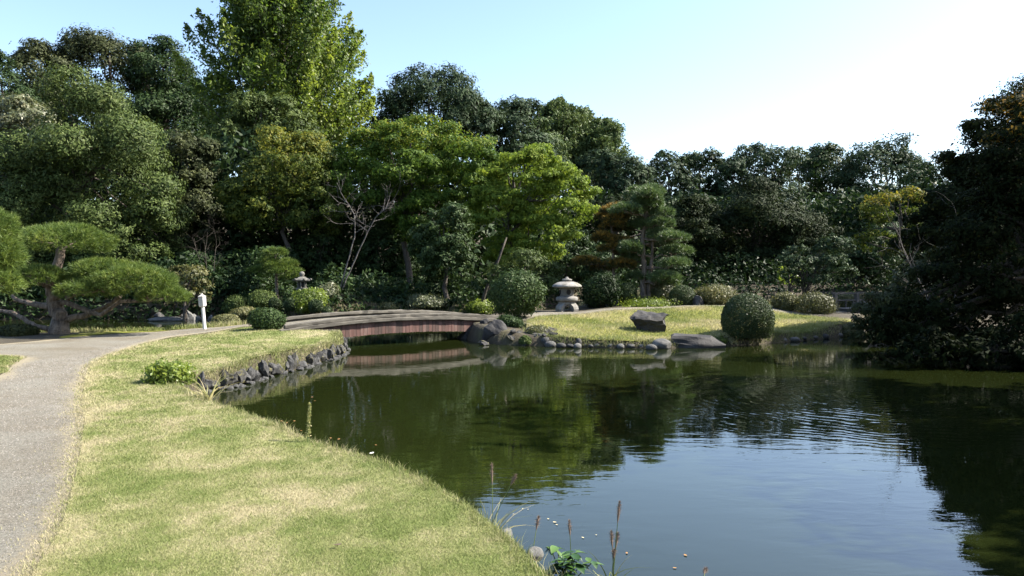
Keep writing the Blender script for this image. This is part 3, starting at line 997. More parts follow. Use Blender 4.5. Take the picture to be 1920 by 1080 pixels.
for a in (-80, 10, 100, 190):
    mb = MB(); th = np.linspace(0, 2 * math.pi, 14, endpoint=False)
    a_ = rad(a); n3_ = np.array([math.cos(a_), math.sin(a_), 0]); t3_ = np.array([-math.sin(a_), math.cos(a_), 0])
    V = [n3_ * .258 + t3_ * .085 * math.cos(q) + np.array([0, 0, .71 + .095 * math.sin(q)]) for q in th] + [n3_ * .20 + t3_ * .08 * math.cos(q) + np.array([0, 0, .71 + .09 * math.sin(q)]) for q in th]
    j = np.arange(14); j2 = (j + 1) % 14
    mb.add(V, [np.stack([j, j2, j2 + 14, j + 14], -1), np.arange(14)[None]])
    mb.build('window', M['hollow'], fb)  # dark disc on the solid box stands for the shaded opening
MB().lathe([(.01, .855), (.36, .87), (.50, .885), (.535, .905), (.53, .94), (.47, .995), (.36, 1.05), (.24, 1.085), (.10, 1.10), (.01, 1.10)], 36).build('roof', M['granite'], yl, True)
MB().lathe([(.01, 1.09), (.15, 1.10), (.185, 1.13), (.185, 1.16), (.15, 1.185), (.09, 1.19), (.085, 1.205), (.06, 1.23), (.02, 1.26), (.004, 1.27)], 24).build('finial', M['granite'], yl, True)

ld_ = 30.0
lp = PX(566, 563, ld_)
zt = lp[2]
fl = thing('stone_lantern', 'small hexagonal stone lantern with round knob half hidden behind leafy bushes', 'lantern', (lp[0], lp[1], H(lp[0], lp[1])))
g0 = zt - H(lp[0], lp[1])
MB().lathe([(.01, -.1), (.30, -.1), (.30, .12), (.24, .16), (.01, .16)], 6).build('base', M['granite_shaded'], fl)
MB().lathe([(.13, .15), (.12, g0 * .5 + .1), (.13, g0 + .40)], 16).build('shaft', M['granite_shaded'], fl, True)
g0 += .38
MB().lathe([(.01, g0), (.15, g0), (.25, g0 + .06), (.25, g0 + .12), (.01, g0 + .13)], 6).build('platform', M['granite_shaded'], fl)
for k in range(6):
    a = rad(60 * k + 30)
    MB().box((math.cos(a) * .155, math.sin(a) * .155, g0 + .24), (.055, .055, .24)).build('pillar', M['granite_shaded'], fl)
MB().lathe([(.01, g0 + .12), (.11, g0 + .12), (.11, g0 + .36), (.01, g0 + .36)], 6).build('fire_box', M['hollow'], fl)  # solid dark core paints the shade between the pillars
MB().lathe([(.01, g0 + .355), (.30, g0 + .37), (.37, g0 + .42), (.36, g0 + .45), (.24, g0 + .50), (.12, g0 + .57), (.01, g0 + .58)], 6).build('roof', M['granite_shaded'], fl)
for k in range(6):
    a = rad(60 * k)
    V = I2[0] * np.array([.05, .05, .05]) + np.array([math.cos(a) * .36, math.sin(a) * .36, g0 + .46])
    mk('roof_curl', V, I2[1], M['granite_shaded'], fl, True)
MB().lathe([(.01, g0 + .57), (.08, g0 + .575), (.075, g0 + .60), (.11, g0 + .65), (.11, g0 + .70), (.07, g0 + .76), (.01, g0 + .79)], 16).build('finial', M['granite_shaded'], fl, True)

# ------------------------------------------------------------------ lamp post
d_ = 20.6
lp = PX(384, 613, d_)
lm = thing('path_lamp', 'slim white post lamp with boxy frosted head leaning beside the gravel path', 'lamp', (lp[0], lp[1], H(lp[0], lp[1]) - .03))
lm.rotation_euler = (0, rad(-5), 0)
MB().lathe([(.047, -.2), (.047, .66), (.04, .68)], 10).build('post', M['white'], lm, True)
MB().lathe([(.01, .655), (.08, .66), (.10, .675), (.10, .70), (.01, .70)], 6).build('collar', M['white'], lm)
for k in range(6):
    a0, a1 = rad(60 * k + 4), rad(60 * k + 56); r_ = .098
    p0 = np.array([math.cos(a0) * r_, math.sin(a0) * r_]); p1 = np.array([math.cos(a1) * r_, math.sin(a1) * r_])
    c = (p0 + p1) / 2; ax = unit(np.append(p1 - p0, 0)); ay = unit(np.append(c, 0))
    MB().box((c[0], c[1], .815), (np.linalg.norm(p1 - p0), .012, .225), (ax, ay, (0, 0, 1))).build('pane', M['pane'], lm)
    a = rad(60 * k)
    MB().box((math.cos(a) * .10, math.sin(a) * .10, .815), (.014, .014, .235)).build('frame_bar', M['white'], lm)
MB().lathe([(.01, .932), (.118, .932), (.122, .945), (.06, .98), (.03, 1.0), (.03, 1.03), (.005, 1.035)], 6).build('cap', M['cap'], lm)

# ------------------------------------------------------------------ wooden railing bridge at the right
rb = thing('railed_footbridge', 'small pale railed footbridge half hidden in the dark foliage', 'bridge', (0, 0, 0))
r0, r1 = np.array([12.2, 26.9]), np.array([16.2, 28.6]); rdir = unit(r1 - r0); rn = np.array([rdir[1], -rdir[0]]); rl = np.linalg.norm(r1 - r0)
axs = ((rdir[0], rdir[1], 0), (rn[0], rn[1], 0), (0, 0, 1))
zb = .62
MB().box((*((r0 + r1) / 2), zb), (rl + .4, 1.6, .12), axs).build('deck', M['oldwood'], rb)
for sd_ in (.72, -.72):
    for k in range(5):
        p = r0 + rdir * rl * k / 4 + rn * sd_
        MB().box((*p, zb + .30), (.13, .13, .62), axs).build('post', M['oldwood'], rb)
    for hh, th_ in ((.56, .07), (.30, .05)):
        p = (r0 + r1) / 2 + rn * sd_
        MB().box((*p, zb + hh + .03), (rl + .3, .075, th_), axs).build('rail', M['oldwood'], rb)
    for k in range(12):
        p = r0 + rdir * rl * (k + .5) / 12 + rn * sd_
        MB().box((*p, zb + .18), (.04, .035, .22), axs).build('baluster', M['oldwood'], rb)

# ------------------------------------------------------------------ shore stones and rocks
wall = thing('stone_edging', 'rough dark stone edging holding up the grassy point in front of the bridge', 'stone edging', (0, 0, 0))
wp = np.array([(-5.3, 12.2), (-5.12, 12.5), (-4.85, 13.25), (-4.68, 14.4), (-4.42, 15.6), (-4.24, 16.9), (-4.15, 18.1), (-4.4, 19.3), (-4.8, 20.2)])
seg = np.linalg.norm(np.diff(wp, axis=0), axis=1); cum = np.concatenate([[0], np.cumsum(seg)])
sp = .12; rs = np.random.default_rng(8)
while sp < cum[-1]:
    w_ = rs.uniform(.12, .30)
    sp += w_ * .38
    x = np.interp(sp, cum, wp[:, 0]); y = np.interp(sp, cum, wp[:, 1])
    hgt = rs.uniform(.11, .25)
    if rs.random() > .12:
        stone('stone', 'angular', int(rs.integers(8)), 'rock_moss' if rs.random() < .4 else 'rock', (x + .03 + rs.normal() * .035, y, .02 + hgt * .55), (w_ * .55, w_ * .50, hgt), rs.uniform(0, 6.28), wall, rs.normal() * .25)
    if rs.random() < .55:
        stone('stone', 'angular', int(rs.integers(8)), 'rock', (x + .12, y + rs.normal() * .1, .0), (.10, .11, .07), rs.uniform(0, 6.28), wall, 0)
    sp += w_ * .38

row = thing('stone_edging', 'row of rounded grey stones along the water below the island lawn', 'stone edging', (0, 0, 0))
rs = np.random.default_rng(21)
px = 1020.0
while px < 1232:
    w_ = rs.uniform(10, 26)
    px += w_ / 2
    py = np.interp(px, [1020, 1150, 1232], [651, 653, 655]) - rs.uniform(0, 3)
    x, y = W(px, py); sx = w_ / 2 / F * y
    stone('stone', 'round', int(rs.integers(6)), 'rock_grey' if rs.random() < .7 else 'rock', (x, y - .10, .05), (sx * 1.05, sx * .8, min(.15, sx * rs.uniform(.5, .8))), rs.uniform(0, 6.28), row)
    if rs.random() < .55:
        stone('stone', 'round', int(rs.integers(6)), 'rock', (x + rs.normal() * .1, y + .08, .13), (sx * .8, sx * .7, .13), rs.uniform(0, 6.28), row)
    px += w_ / 2 - 1
row2 = thing('stone_edging', 'low flat stones lining the shore right of the clipped ball bush', 'stone edging', (0, 0, 0))
px = 1440.0
while px < 1625:
    w_ = rs.uniform(13, 30); px += w_ / 2
    py = np.interp(px, [1440, 1500, 1570, 1625], [643, 639, 632, 624]) - rs.uniform(0, 2)
    x, y = W(px, py); sx = w_ / 2 / F * y
    stone('stone', 'round', int(rs.integers(6)), 'rock_grey' if rs.random() < .5 else 'rock', (x, y - .12, .05), (sx, sx * .8, sx * rs.uniform(.35, .6)), rs.uniform(-.3, .3), row2)
    px += w_ / 2
farrow = thing('stone_edging', 'scattered stones along the far bank behind the channel', 'stone edging', (0, 0, 0))
for px, dd, w_, hh in [(300, 31.4, 26, .30), (345, 31, 22, .26), (372, 30.6, 16, .22), (395, 30, 18, .25), (358, 31.2, 30, .42), (640, 29.6, 16, .18), (668, 29.9, 20, .2), (705, 30.1, 16, .18), (752, 30.3, 22, .22), (800, 30.4, 18, .2), (838, 30.5, 24, .26), (868, 30.6, 18, .22), (905, 31, 22, .28), (442, 29.3, 16, .2)]:
    x = (px - 960) / F * dd; sx = w_ / 2 / F * dd
    stone('stone', 'angular', int(rs.integers(8)), 'rock_grey' if rs.random() < .5 else 'rock', (x, dd, .08), (sx, sx, hh), rs.uniform(0, 6), farrow)

x, y = W(928, 644)
boulder('boulder', 'big dark boulder at the water under the right end of the bridge', 31, (x, y + .25, .22), (.44, .40, .46), 'rock_black', .4, 10, .05, .6)
for px, py, dd, r_, lab in [(968, 634, 20.7, .26, 'dark rough boulder just right of the big bridge-end boulder'), (1012, 634, 20.6, .24, 'mossy rock at the left tip of the island lawn'), (985, 618, 21.6, .22, 'small dark stone below the leafy bush at the bridge end')]:
    p = PX(px, py, dd)
    boulder('boulder', lab, int(px), (p[0], p[1], p[2]), (r_ * 1.15, r_, r_ * .85), 'rock_moss', px, 12, .10, .5)
p = PX(858, 628, 22.0)
boulder('boulder', 'dark abutment rock in the shadow beneath the bridge', 77, (p[0] + .5, p[1] + .5, .1), (.7, .6, .42), 'rock_black', 1.2)
x, y = W(1242, 654)
boulder('boulder', 'large rounded grey stone at the right end of the shore stones', 41, (x, y + .12, .10), (.27, .24, .16), 'rock_grey', .2, 6, .03, .8, smooth=True)

tipj = thing('stone_edging', 'jumble of dark mossy rocks at the left tip of the island below the bridge-end bush', 'stone edging', (0, 0, 0))
rs = np.random.default_rng(44)
for k in range(22):
    px = rs.uniform(905, 1042); py = rs.uniform(612, 650)
    dd = np.interp(py, [610, 650], [22.0, 20.15]); x = (px - 960) / F * dd; sz = rs.uniform(.07, .17)
    stone('stone', 'angular', int(rs.integers(8)), 'rock_moss' if rs.random() < .4 else 'rock_black', (x, dd, max(.03, H(x, dd) + .02)), (sz * 1.2, sz, sz * rs.uniform(.7, 1.1)), rs.uniform(0, 6.28), tipj, rs.normal() * .3)

# leaning rock on the lawn: broad split top over a narrower foot
def custom_rock(name, label, rings, loc, mat, seed, cat='rock', rough=.02, rz=0, sub=3):
    """rings: list of (list of (x,y,z)) from the foot to the top, same count"""
    rng = np.random.default_rng(seed)
    k = len(rings[0]); bm = bmesh.new(); vs = []
    for r_ in rings: vs.append([bm.verts.new(q) for q in r_])
    for a in range(len(rings) - 1):
        for j in range(k):
            bm.faces.new((vs[a][j], vs[a][(j + 1) % k], vs[a + 1][(j + 1) % k], vs[a + 1][j]))
    cb = bm.verts.new(np.mean(rings[0], 0)); ct = bm.verts.new(np.mean(rings[-1], 0) - np.array([0, 0, .06]))
    for j in range(k):
        bm.faces.new((vs[0][(j + 1) % k], vs[0][j], cb)); bm.faces.new((vs[-1][j], vs[-1][(j + 1) % k], ct))
    bmesh.ops.subdivide_edges(bm, edges=bm.edges[:], cuts=sub, use_grid_fill=True)
    bmesh.ops.triangulate(bm, faces=bm.faces[:])
    K = rng.normal(size=(8, 3)) * np.linspace(5, 22, 8)[:, None]; phs = rng.uniform(0, 6.28, 8); am = 1 / np.linspace(1, 3.5, 8)
    for v in bm.verts:
        c = np.array(v.co[:]); dn = (np.sin(K @ c + phs) * am)
        v.co += Vector((dn[0] + dn[3] + dn[6], dn[1] + dn[4] + dn[7], dn[2] + dn[5])) * rough
    me = bpy.data.meshes.new(name); bm.to_mesh(me); bm.free(); me.materials.append(M[mat])
    o = link(name, me, None, loc); o.rotation_euler.z = rz
    return tag(o, label, cat)


p = PX(1217, 620, 21.6)
hz = H(p[0], p[1])
custom_rock('boulder', 'tall angular dark rock with overhanging split top standing on the island lawn',
    [[(-.30, -.12, -.1), (.05, -.30, -.1), (.42, -.22, -.1), (.50, .05, -.1), (.25, .28, -.1), (-.18, .22, -.1)],
     [(-.42, -.14, .16), (-.05, -.33, .10), (.42, -.26, .14), (.52, .05, .2), (.25, .3, .2), (-.28, .26, .2)],
     [(-.58, -.12, .36), (-.25, -.36, .32), (.30, -.32, .30), (.50, .0, .36), (.30, .34, .36), (-.34, .3, .42)],
     [(-.56, -.05, .42), (-.22, -.26, .40), (.36, -.25, .42), (.60, .04, .47), (.30, .32, .50), (-.30, .28, .58)]],
    (p[0], p[1], hz), 'rock_black', 3, rough=.030)
x, y = W(1306, 653)
custom_rock('boulder', 'long flat-topped black slab rock at the water edge beside the ball bush',
    [[(-.66, -.14, -.2), (0, -.26, -.2), (.72, -.2, -.2), (.80, .1, -.2), (.2, .34, -.2), (-.6, .26, -.2)],
     [(-.66, -.14, .08), (0, -.25, .06), (.74, -.2, .04), (.82, .1, .05), (.2, .34, .12), (-.6, .26, .12)],
     [(-.64, -.10, .22), (.1, -.20, .16), (.44, -.14, .16), (.56, .1, .22), (.2, .30, .28), (-.54, .24, .30)],
     [(-.58, -.06, .29), (.02, -.12, .27), (.38, -.06, .25), (.44, .1, .29), (.18, .26, .32), (-.46, .22, .34)]],
    (x, y + .2, .02), 'rock_black', 9, rough=.024)
p = PX(1310, 578, 27.9)
boulder('boulder', 'leaning dark stone right of the low clipped dome bush', 52, (p[0], p[1], H(p[0], p[1]) + .12), (.24, .22, .30), 'rock', .7, 10, .06, .6)
p = PX(322, 602, 31.0)
boulder('boulder', 'flat pale slab lying in the rear channel left of the lamp', 53, (p[0], p[1] - .3, .04), (.78, .45, .13), 'rock_grey', .1, 8, .03, .7)
p = PX(640, 586, 28.2)
boulder('boulder', 'long low grey stone behind the left half of the bridge rail', 54, (p[0], p[1], .25), (.62, .35, .22), 'rock_grey', .1, 8, .04, .7)
for px, py, r_, lab, mt, z_ in [(533, 832, .085, 'smooth dark grey stone beside the tall seed spike on the near bank', 'rock', .2), (547, 846, .05, 'small pale stone at the foot of the smooth dark one', 'rock_grey', .16), (357, 728, .12, 'pale rounded stone where the stone edging meets the leafy shrub', 'rock_grey', .04),
        (340, 752, .11, 'low grey stone under the leafy shrub at the inner corner', 'rock', .05), (350, 768, .10, 'half buried stone left of the dry grass tuft', 'rock_grey', .06), (408, 788, .07, 'dark stone right of the dry grass tuft', 'rock', .12), (1003, 1040, .05, 'grey stone at the bank edge beside the broad-leaved plant', 'rock_grey', .10), (950, 1000, .04, 'worn stone in the bank edge below the plume grass clump', 'rock_grey', .16)]:
    x, y = W(px, py, z_)
    boulder('bank_stone', lab, int(px) + 7, (x, y, z_), (r_ * 1.3, r_ * 1.1, r_), mt, px, 7, .04, .7, smooth=True, cat='stone')

# ------------------------------------------------------------------ trees of the background wood
T = tree
T('evergreen_tree', 'dark green tree cut by the left picture edge below the skyline', 47, [(0, 180, 55, 95), (-40, 300, 60, 100)], 'dark')
T('evergreen_tree', 'olive rounded tree on the skyline at far left', 58, [(70, 150, 62, 75), (60, 240, 70, 80)], 'oak', dens=6.5, core=.8)
T('evergreen_tree', 'tallest dark evergreen on the left skyline', 60, [(205, 130, 82, 80), (190, 250, 100, 110)], 'oak', sub=20, dens=6.5, core=.8)
T('evergreen_tree', 'dark evergreen on the skyline just left of the tall ginkgo', 60, [(305, 150, 62, 85), (350, 190, 50, 80), (330, 260, 90, 110)], 'dark', sub=18, dens=6.5, core=.8)
T('spreading_tree', 'pale dusty-leaved tree at the left edge above the pine', 40, [(45, 235, 75, 60), (10, 300, 60, 70)], 'pale', flat=.6)
T('camphor_tree', 'huge mid-green camphor tree spreading behind the left garden pine', 35, [(140, 260, 105, 100), (215, 330, 105, 120), (70, 360, 90, 110), (250, 420, 78, 75), (150, 440, 90, 60)], 'camphor', sub=15, dens=5.2, rel=(.32, .5), fr=(.72, .98), core=.66)
T('evergreen_oak', 'narrow brownish-green oak between the camphor and the yellowing tree', 39, [(352, 310, 50, 82), (375, 400, 52, 90), (340, 450, 50, 80)], 'oak', sub=16)
T('evergreen_tree', 'dim grey-green tree in front of the ginkgo foot', 44, [(490, 225, 72, 52), (430, 280, 60, 60), (560, 240, 40, 45)], 'camphor')
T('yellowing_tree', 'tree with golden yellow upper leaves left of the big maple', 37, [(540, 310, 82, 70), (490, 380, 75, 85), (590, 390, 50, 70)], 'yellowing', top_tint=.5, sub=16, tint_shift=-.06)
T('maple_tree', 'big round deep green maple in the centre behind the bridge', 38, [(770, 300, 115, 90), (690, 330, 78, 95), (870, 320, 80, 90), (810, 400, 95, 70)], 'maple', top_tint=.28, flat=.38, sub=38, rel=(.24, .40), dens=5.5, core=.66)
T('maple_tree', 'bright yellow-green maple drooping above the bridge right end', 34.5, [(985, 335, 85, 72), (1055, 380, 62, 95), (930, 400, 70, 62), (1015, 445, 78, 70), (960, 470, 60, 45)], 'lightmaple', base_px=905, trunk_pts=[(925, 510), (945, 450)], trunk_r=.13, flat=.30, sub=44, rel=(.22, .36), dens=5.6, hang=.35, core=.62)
T('evergreen_tree', 'dome-shaped dark evergreen on the skyline right of the ginkgo', 54, [(805, 208, 100, 84), (735, 245, 62, 62), (872, 240, 66, 62)], 'glossy', sub=24)
T('evergreen_tree', 'silvery dark evergreen on the skyline right of the dome-shaped one', 57, [(955, 242, 62, 62), (905, 262, 60, 58), (1000, 300, 60, 60)], 'glossy', sub=16)
T('evergreen_tree', 'silvery evergreen above the two island pines', 56, [(1165, 345, 62, 66), (1120, 330, 45, 50)], 'glossy', sub=16)
T('evergreen_tree', 'low rounded evergreen right of the silvery one above the pines', 66, [(1252, 335, 55, 50), (1235, 400, 60, 60)], 'glossy')
T('evergreen_tree', 'small dark round-topped evergreen at the middle of the right skyline', 68, [(1312, 330, 48, 54), (1320, 400, 55, 60)], 'dark')
T('evergreen_tree', 'evergreen filling the dip between two round skyline crowns', 66, [(1375, 335, 42, 46), (1370, 400, 50, 60)], 'glossy')
T('evergreen_tree', 'tall pale-topped evergreen on the right skyline', 67, [(1435, 318, 62, 56), (1450, 400, 70, 60)], 'glossy', sub=20)
T('evergreen_tree', 'dark dome evergreen second from the right on the skyline', 70, [(1542, 325, 55, 62), (1540, 410, 60, 60)], 'dark', sub=18, dens=6.5, core=.8)
T('evergreen_tree', 'greenish crown peeping between the two tallest right evergreens', 74, [(1500, 315, 40, 36)], 'camphor')
T('evergreen_tree', 'broadest evergreen at the right end of the skyline', 66, [(1660, 335, 84, 72), (1620, 410, 70, 70), (1700, 400, 70, 60)], 'glossy', sub=24)
T('evergreen_tree', 'evergreen sinking behind the dark bank tree at right', 60, [(1775, 365, 60, 72), (1760, 450, 70, 70)], 'dark')
T('evergreen_oak', 'very broad brownish-black oak across the pond at right', 53, [(1420, 420, 112, 82), (1500, 450, 70, 70), (1350, 455, 62, 70), (1430, 490, 110, 50)], 'brownish', flat=.55, sub=24, dens=5.5)
T('evergreen_oak', 'small dark flat-topped crown left of the broad oak', 50, [(1155, 400, 55, 40), (1290, 420, 48, 60)], 'brownish', flat=.5)
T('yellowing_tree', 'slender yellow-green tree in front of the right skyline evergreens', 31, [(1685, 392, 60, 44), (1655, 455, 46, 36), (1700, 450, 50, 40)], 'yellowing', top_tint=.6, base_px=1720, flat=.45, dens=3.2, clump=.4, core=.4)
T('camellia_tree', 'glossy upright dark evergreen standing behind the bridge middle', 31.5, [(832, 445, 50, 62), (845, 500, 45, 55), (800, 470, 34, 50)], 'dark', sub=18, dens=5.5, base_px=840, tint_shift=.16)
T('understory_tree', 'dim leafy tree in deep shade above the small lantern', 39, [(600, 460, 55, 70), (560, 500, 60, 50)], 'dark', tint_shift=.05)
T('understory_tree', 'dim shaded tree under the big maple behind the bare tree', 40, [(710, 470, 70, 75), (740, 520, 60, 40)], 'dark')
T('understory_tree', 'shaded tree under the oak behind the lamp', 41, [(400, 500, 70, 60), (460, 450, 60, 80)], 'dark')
T('understory_tree', 'shaded leafy tree low behind the left garden pine', 34, [(240, 510, 80, 55), (130, 520, 80, 55), (40, 500, 60, 70)], 'camphor', tint_shift=-.1)
T('small_tree', 'loose small tree with bronze-tinted twig tips left of the lamp', 30.5, [(350, 515, 46, 22), (375, 545, 30, 26), (330, 550, 40, 30)], 'azalea', dens=3.2, flat=.4, tint_shift=-.12)
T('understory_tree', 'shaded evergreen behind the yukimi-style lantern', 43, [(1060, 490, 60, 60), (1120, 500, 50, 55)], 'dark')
T('small_tree', 'feathery pale green small tree behind the round leafy bridge-end bush', 29.5, [(985, 500, 62, 32), (1020, 525, 40, 40), (940, 520, 35, 30)], 'camphor', dens=3.4, flat=.5, base_px=985, tint_shift=-.08, aspect=.4)
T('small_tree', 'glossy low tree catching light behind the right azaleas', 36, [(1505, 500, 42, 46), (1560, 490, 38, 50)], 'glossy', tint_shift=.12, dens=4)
T('small_tree', 'low bright-leaved tree on the far shore right of the ball bush', 38, [(1480, 520, 30, 22)], 'bright', tint_shift=-.15, dens=3)
T('understory_tree', 'dark tree between the broad oak and the railed footbridge', 44, [(1590, 500, 50, 60), (1650, 490, 60, 70)], 'dark')

# flat-topped cedar and the pointed conifers behind it
T('cedar_tree', 'flat-topped dark cedar poking above the central skyline', 62, [(990, 197, 30, 8), (985, 215, 40, 10), (1000, 235, 45, 14), (1010, 270, 50, 30)], 'cedar', flat=.4, rel=(.5, .8), sub=10)


def spire(label, d, cx, top, bot, hw, n=26, mat='cedar', group=None, name='conifer', base_px=None):
    """upright tree made of ascending sprays"""
    rng = np.random.default_rng(int(cx * 3 + top))
    X0 = (cx - 960) / F * d; z0 = H(X0, d); base = np.array([X0, d, z0])
    zt = PX(cx, top, d)[2] - z0; zb_ = PX(cx, bot, d)[2] - z0; hwm = hw / F * d
    t = thing(name, label, 'tree', tuple(base), group)
    mb = MB(); mb.tube([(0, 0, -.2), (0, 0, zb_), (.05, 0, zt * .98)], [.30, .24, .04], 8)
    Ps, Ns = [], []
    for k in range(n):
        f = (k + .5) / n; z = zb_ + (zt - zb_) * f ** .85
        prof = np.interp(f, [0, .3, .6, .85, 1], [1, 1, .82, .50, .06]) * hwm * rng.uniform(.75, 1.1)
        for j in range(7):
            a = rng.uniform(0, 6.28); Lr = max(.4, prof)
            s0 = np.array([0, 0, z - Lr * .55]); e = np.array([math.cos(a) * Lr, math.sin(a) * Lr, z + Lr * .25 + rng.uniform(0, .5)])
            p, rr = limb(s0, e, .06, .015, rng, 5, .06); mb.tube(p, rr, 4, False)
            m_ = 130
            tt = rng.uniform(.3, 1.06, m_) ** .7
            q = s0 + (e - s0) * tt[:, None] + rng.normal(size=(m_, 3)) * np.array([.3, .3, .26]) * (.35 + .055 * Lr * 3)
            Ps.append(q); Ns.append(unit(rng.normal(size=(m_, 3)) + unit(e - s0) * .4 + np.array([0, 0, .3])))
    P = np.vstack(Ps); N = np.vstack(Ns); L = 3.0 * d / (F * SC)
    tint = np.clip(.62 + .3 * (vnoise(P[:, 0] * 1.3 + 50, P[:, 2] * 1.3 + 20) - .5) + rng.normal(0, .16, len(P)), 0, .95)
    V, q, tt = leaf_mesh(P, N, L, L * .5, tint, rng=rng, tri=True)
    mk('crown', V, q, LM[mat], t, attrs={'tint': ('FACE', tt)})
    mb.build('trunk', M['bark'], t, True)
    return t


spire('pointed conifer tallest of the three right of the flat-topped cedar', 66, 1045, 195, 330, 58)
spire('middle pointed conifer right of the flat-topped cedar', 68, 1092, 214, 340, 54)
spire('rightmost pointed conifer beside the silvery evergreens', 66, 1130, 234, 340, 48)


def ginkgo():
    d = 50; cx = 530
    rng = np.random.default_rng(77)
    X0 = (cx - 960) / F * d; z0 = H(X0, d); base = np.array([X0, d, z0])
    t = thing('ginkgo_tree', 'towering yellow-green ginkgo rising above all other trees', 'tree', tuple(base))
    mb = MB(); Ps, Ns, Ts = [], [], []
    zt = PX(cx, -62, d)[2] - z0
    mb.tube([(0, 0, -.2), (.1, 0, 4), (0, .1, 9), (0, 0, zt * .7), (.1, 0, zt * .97)], [.5, .42, .33, .2, .04], 9)
    lo, hi = PX(cx, 285, d)[2] - z0, zt
    for k in range(300):
        f = rng.random(); z = lo + (hi - lo) * f
        env = np.interp(f, [0, .15, .35, .6, .8, 1], [.62, .92, 1.0, .86, .58, .10]) * 6.2
        a = rng.uniform(0, 6.28); rr_ = env * rng.uniform(.45, 1.03)
        e = np.array([math.cos(a) * rr_, math.sin(a) * rr_ * .9, z])
        s0 = np.array([0, 0, max(2.5, z - rr_ * rng.uniform(.7, 1.1))])
        p, rr = limb(s0, e, .07, .015, rng, 6, .05, -.05); mb.tube(p, rr, 4, False)
        # shoot tip curving up
        m_ = 400
        e2 = e + np.array([math.cos(a) * .5, math.sin(a) * .5, rng.uniform(.7, 1.5)])
        tt = rng.random(m_)
        q = np.where((tt < .55)[:, None], s0 + (e - s0) * (.42 + .58 * tt / .55)[:, None], e + (e2 - e) * ((tt - .55) / .45)[:, None])
        wd = np.where(tt < .55, .40, .34 * (1.1 - (tt - .55) / .45))[:, None]
        q = q + rng.normal(size=(m_, 3)) * wd * np.array([1, 1, .8])
        Ps.append(q); Ns.append(unit(rng.normal(size=(m_, 3)) + np.array([math.cos(a), math.sin(a), .5]) * .45))
        Ts.append(np.clip(rng.normal(.46, .18) + (.16 if math.cos(a) > .2 else -.04) - .15 * (f > .55) + rng.normal(0, .13, m_), 0, .95))  # lighter tint on the sun side paints light into the leaves
    P, N, tint = np.vstack(Ps), np.vstack(Ns), np.concatenate(Ts)
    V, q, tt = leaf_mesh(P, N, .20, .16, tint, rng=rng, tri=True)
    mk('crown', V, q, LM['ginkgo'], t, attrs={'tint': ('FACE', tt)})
    mb.build('trunk', M['bark'], t, True)


ginkgo()

# undergrowth and inner wood that closes the view below the crowns
def woodland():
    rng = np.random.default_rng(5); n = 90000
    x = rng.uniform(-48, 52, n); f = rng.random(n)
    front = np.interp(x, [-48, -14, -2, 3, 12, 30, 52], [39, 39, 41, 48, 57, 58, 52])
    y = front + rng.random(n) ** 1.6 * 9
    zt = np.interp(x, [-48, -20, 0, 5, 50], [9, 9, 8, 7.5, 7.0]) * (.65 + .5 * fbm(x * .35, y * .35, 3))
    z = hland(x, y) + f * zt
    P = np.stack([x, y, z], -1)
    N = unit(rng.normal(size=(n, 3)) + np.array([0, -.4, .4]))
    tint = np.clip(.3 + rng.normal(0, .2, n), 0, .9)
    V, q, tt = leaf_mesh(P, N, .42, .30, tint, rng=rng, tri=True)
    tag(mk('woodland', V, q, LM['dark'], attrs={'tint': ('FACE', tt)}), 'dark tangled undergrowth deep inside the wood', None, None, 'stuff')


woodland()


def ground_cover():
    rng = np.random.default_rng(9); n = 100000
    x = np.where(rng.random(n) < .4, rng.uniform(-26, -10.5, n), rng.uniform(-12, 30, n)); y = np.where(x < 1, 29 + rng.random(n) ** 1.2 * 12, 36 + rng.random(n) ** 1.2 * 20)
    dB = np.maximum(sdist(x, y, LAND_B), sdist(x, y, LAND_C)); k = dB > .1; x, y, dB = x[k], y[k], dB[k]; n = len(x)
    pat = fbm(x * .55, y * .55, 3)
    top = np.clip(.15 + (pat - .36) * 2.6 + 1.4 * ((x < -10.5) | (x > 1)), .05, 2.2) * np.clip(dB / 1.6, .3, 1)
    z = height(x, y) + rng.random(n) ** .7 * top
    P = np.stack([x, y, z], -1); N = unit(rng.normal(size=(n, 3)) + np.array([0, -.2, .8]))
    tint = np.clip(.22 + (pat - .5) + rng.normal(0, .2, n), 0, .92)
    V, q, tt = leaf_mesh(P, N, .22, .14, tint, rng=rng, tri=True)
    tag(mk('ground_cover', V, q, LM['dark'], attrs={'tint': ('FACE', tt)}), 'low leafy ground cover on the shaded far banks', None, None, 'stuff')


ground_cover()

# dark trees on the right bank, two of them unseen and added for shade
T('bank_maple', 'shade-darkened maple overhanging the water along the right picture edge', 17.5, [(1900, 480, 150, 150), (1790, 560, 120, 90), (1990, 300, 150, 170), (1720, 610, 90, 62), (1850, 655, 150, 62)], 'shade_maple', base_px=2010, leaf=.10, flat=.32, rel=(.30, .5), sub=30, dens=4.6, depth=.7, clump=.3, core=.72, hang=.4, trunk_r=.22, top_tint=.3)
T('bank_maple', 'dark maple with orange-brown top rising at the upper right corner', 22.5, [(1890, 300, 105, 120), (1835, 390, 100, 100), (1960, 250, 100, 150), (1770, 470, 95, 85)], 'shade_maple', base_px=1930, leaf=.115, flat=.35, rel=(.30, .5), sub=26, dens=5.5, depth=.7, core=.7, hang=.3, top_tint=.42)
T('bank_tree', 'dim green overhanging shrub-tree at the water right of the railed footbridge', 21.5, [(1680, 590, 75, 58), (1740, 540, 90, 80), (1640, 625, 42, 26)], 'oak', base_px=1800, leaf=.095, flat=.4, rel=(.3, .5), sub=24, dens=5.5, core=.7, hang=.3)
T('bank_tree', 'tall dark evergreen towering behind the maples at the right edge', 29, [(1960, 270, 90, 130), (1900, 420, 120, 120)], 'dark', base_px=1990, sub=20)
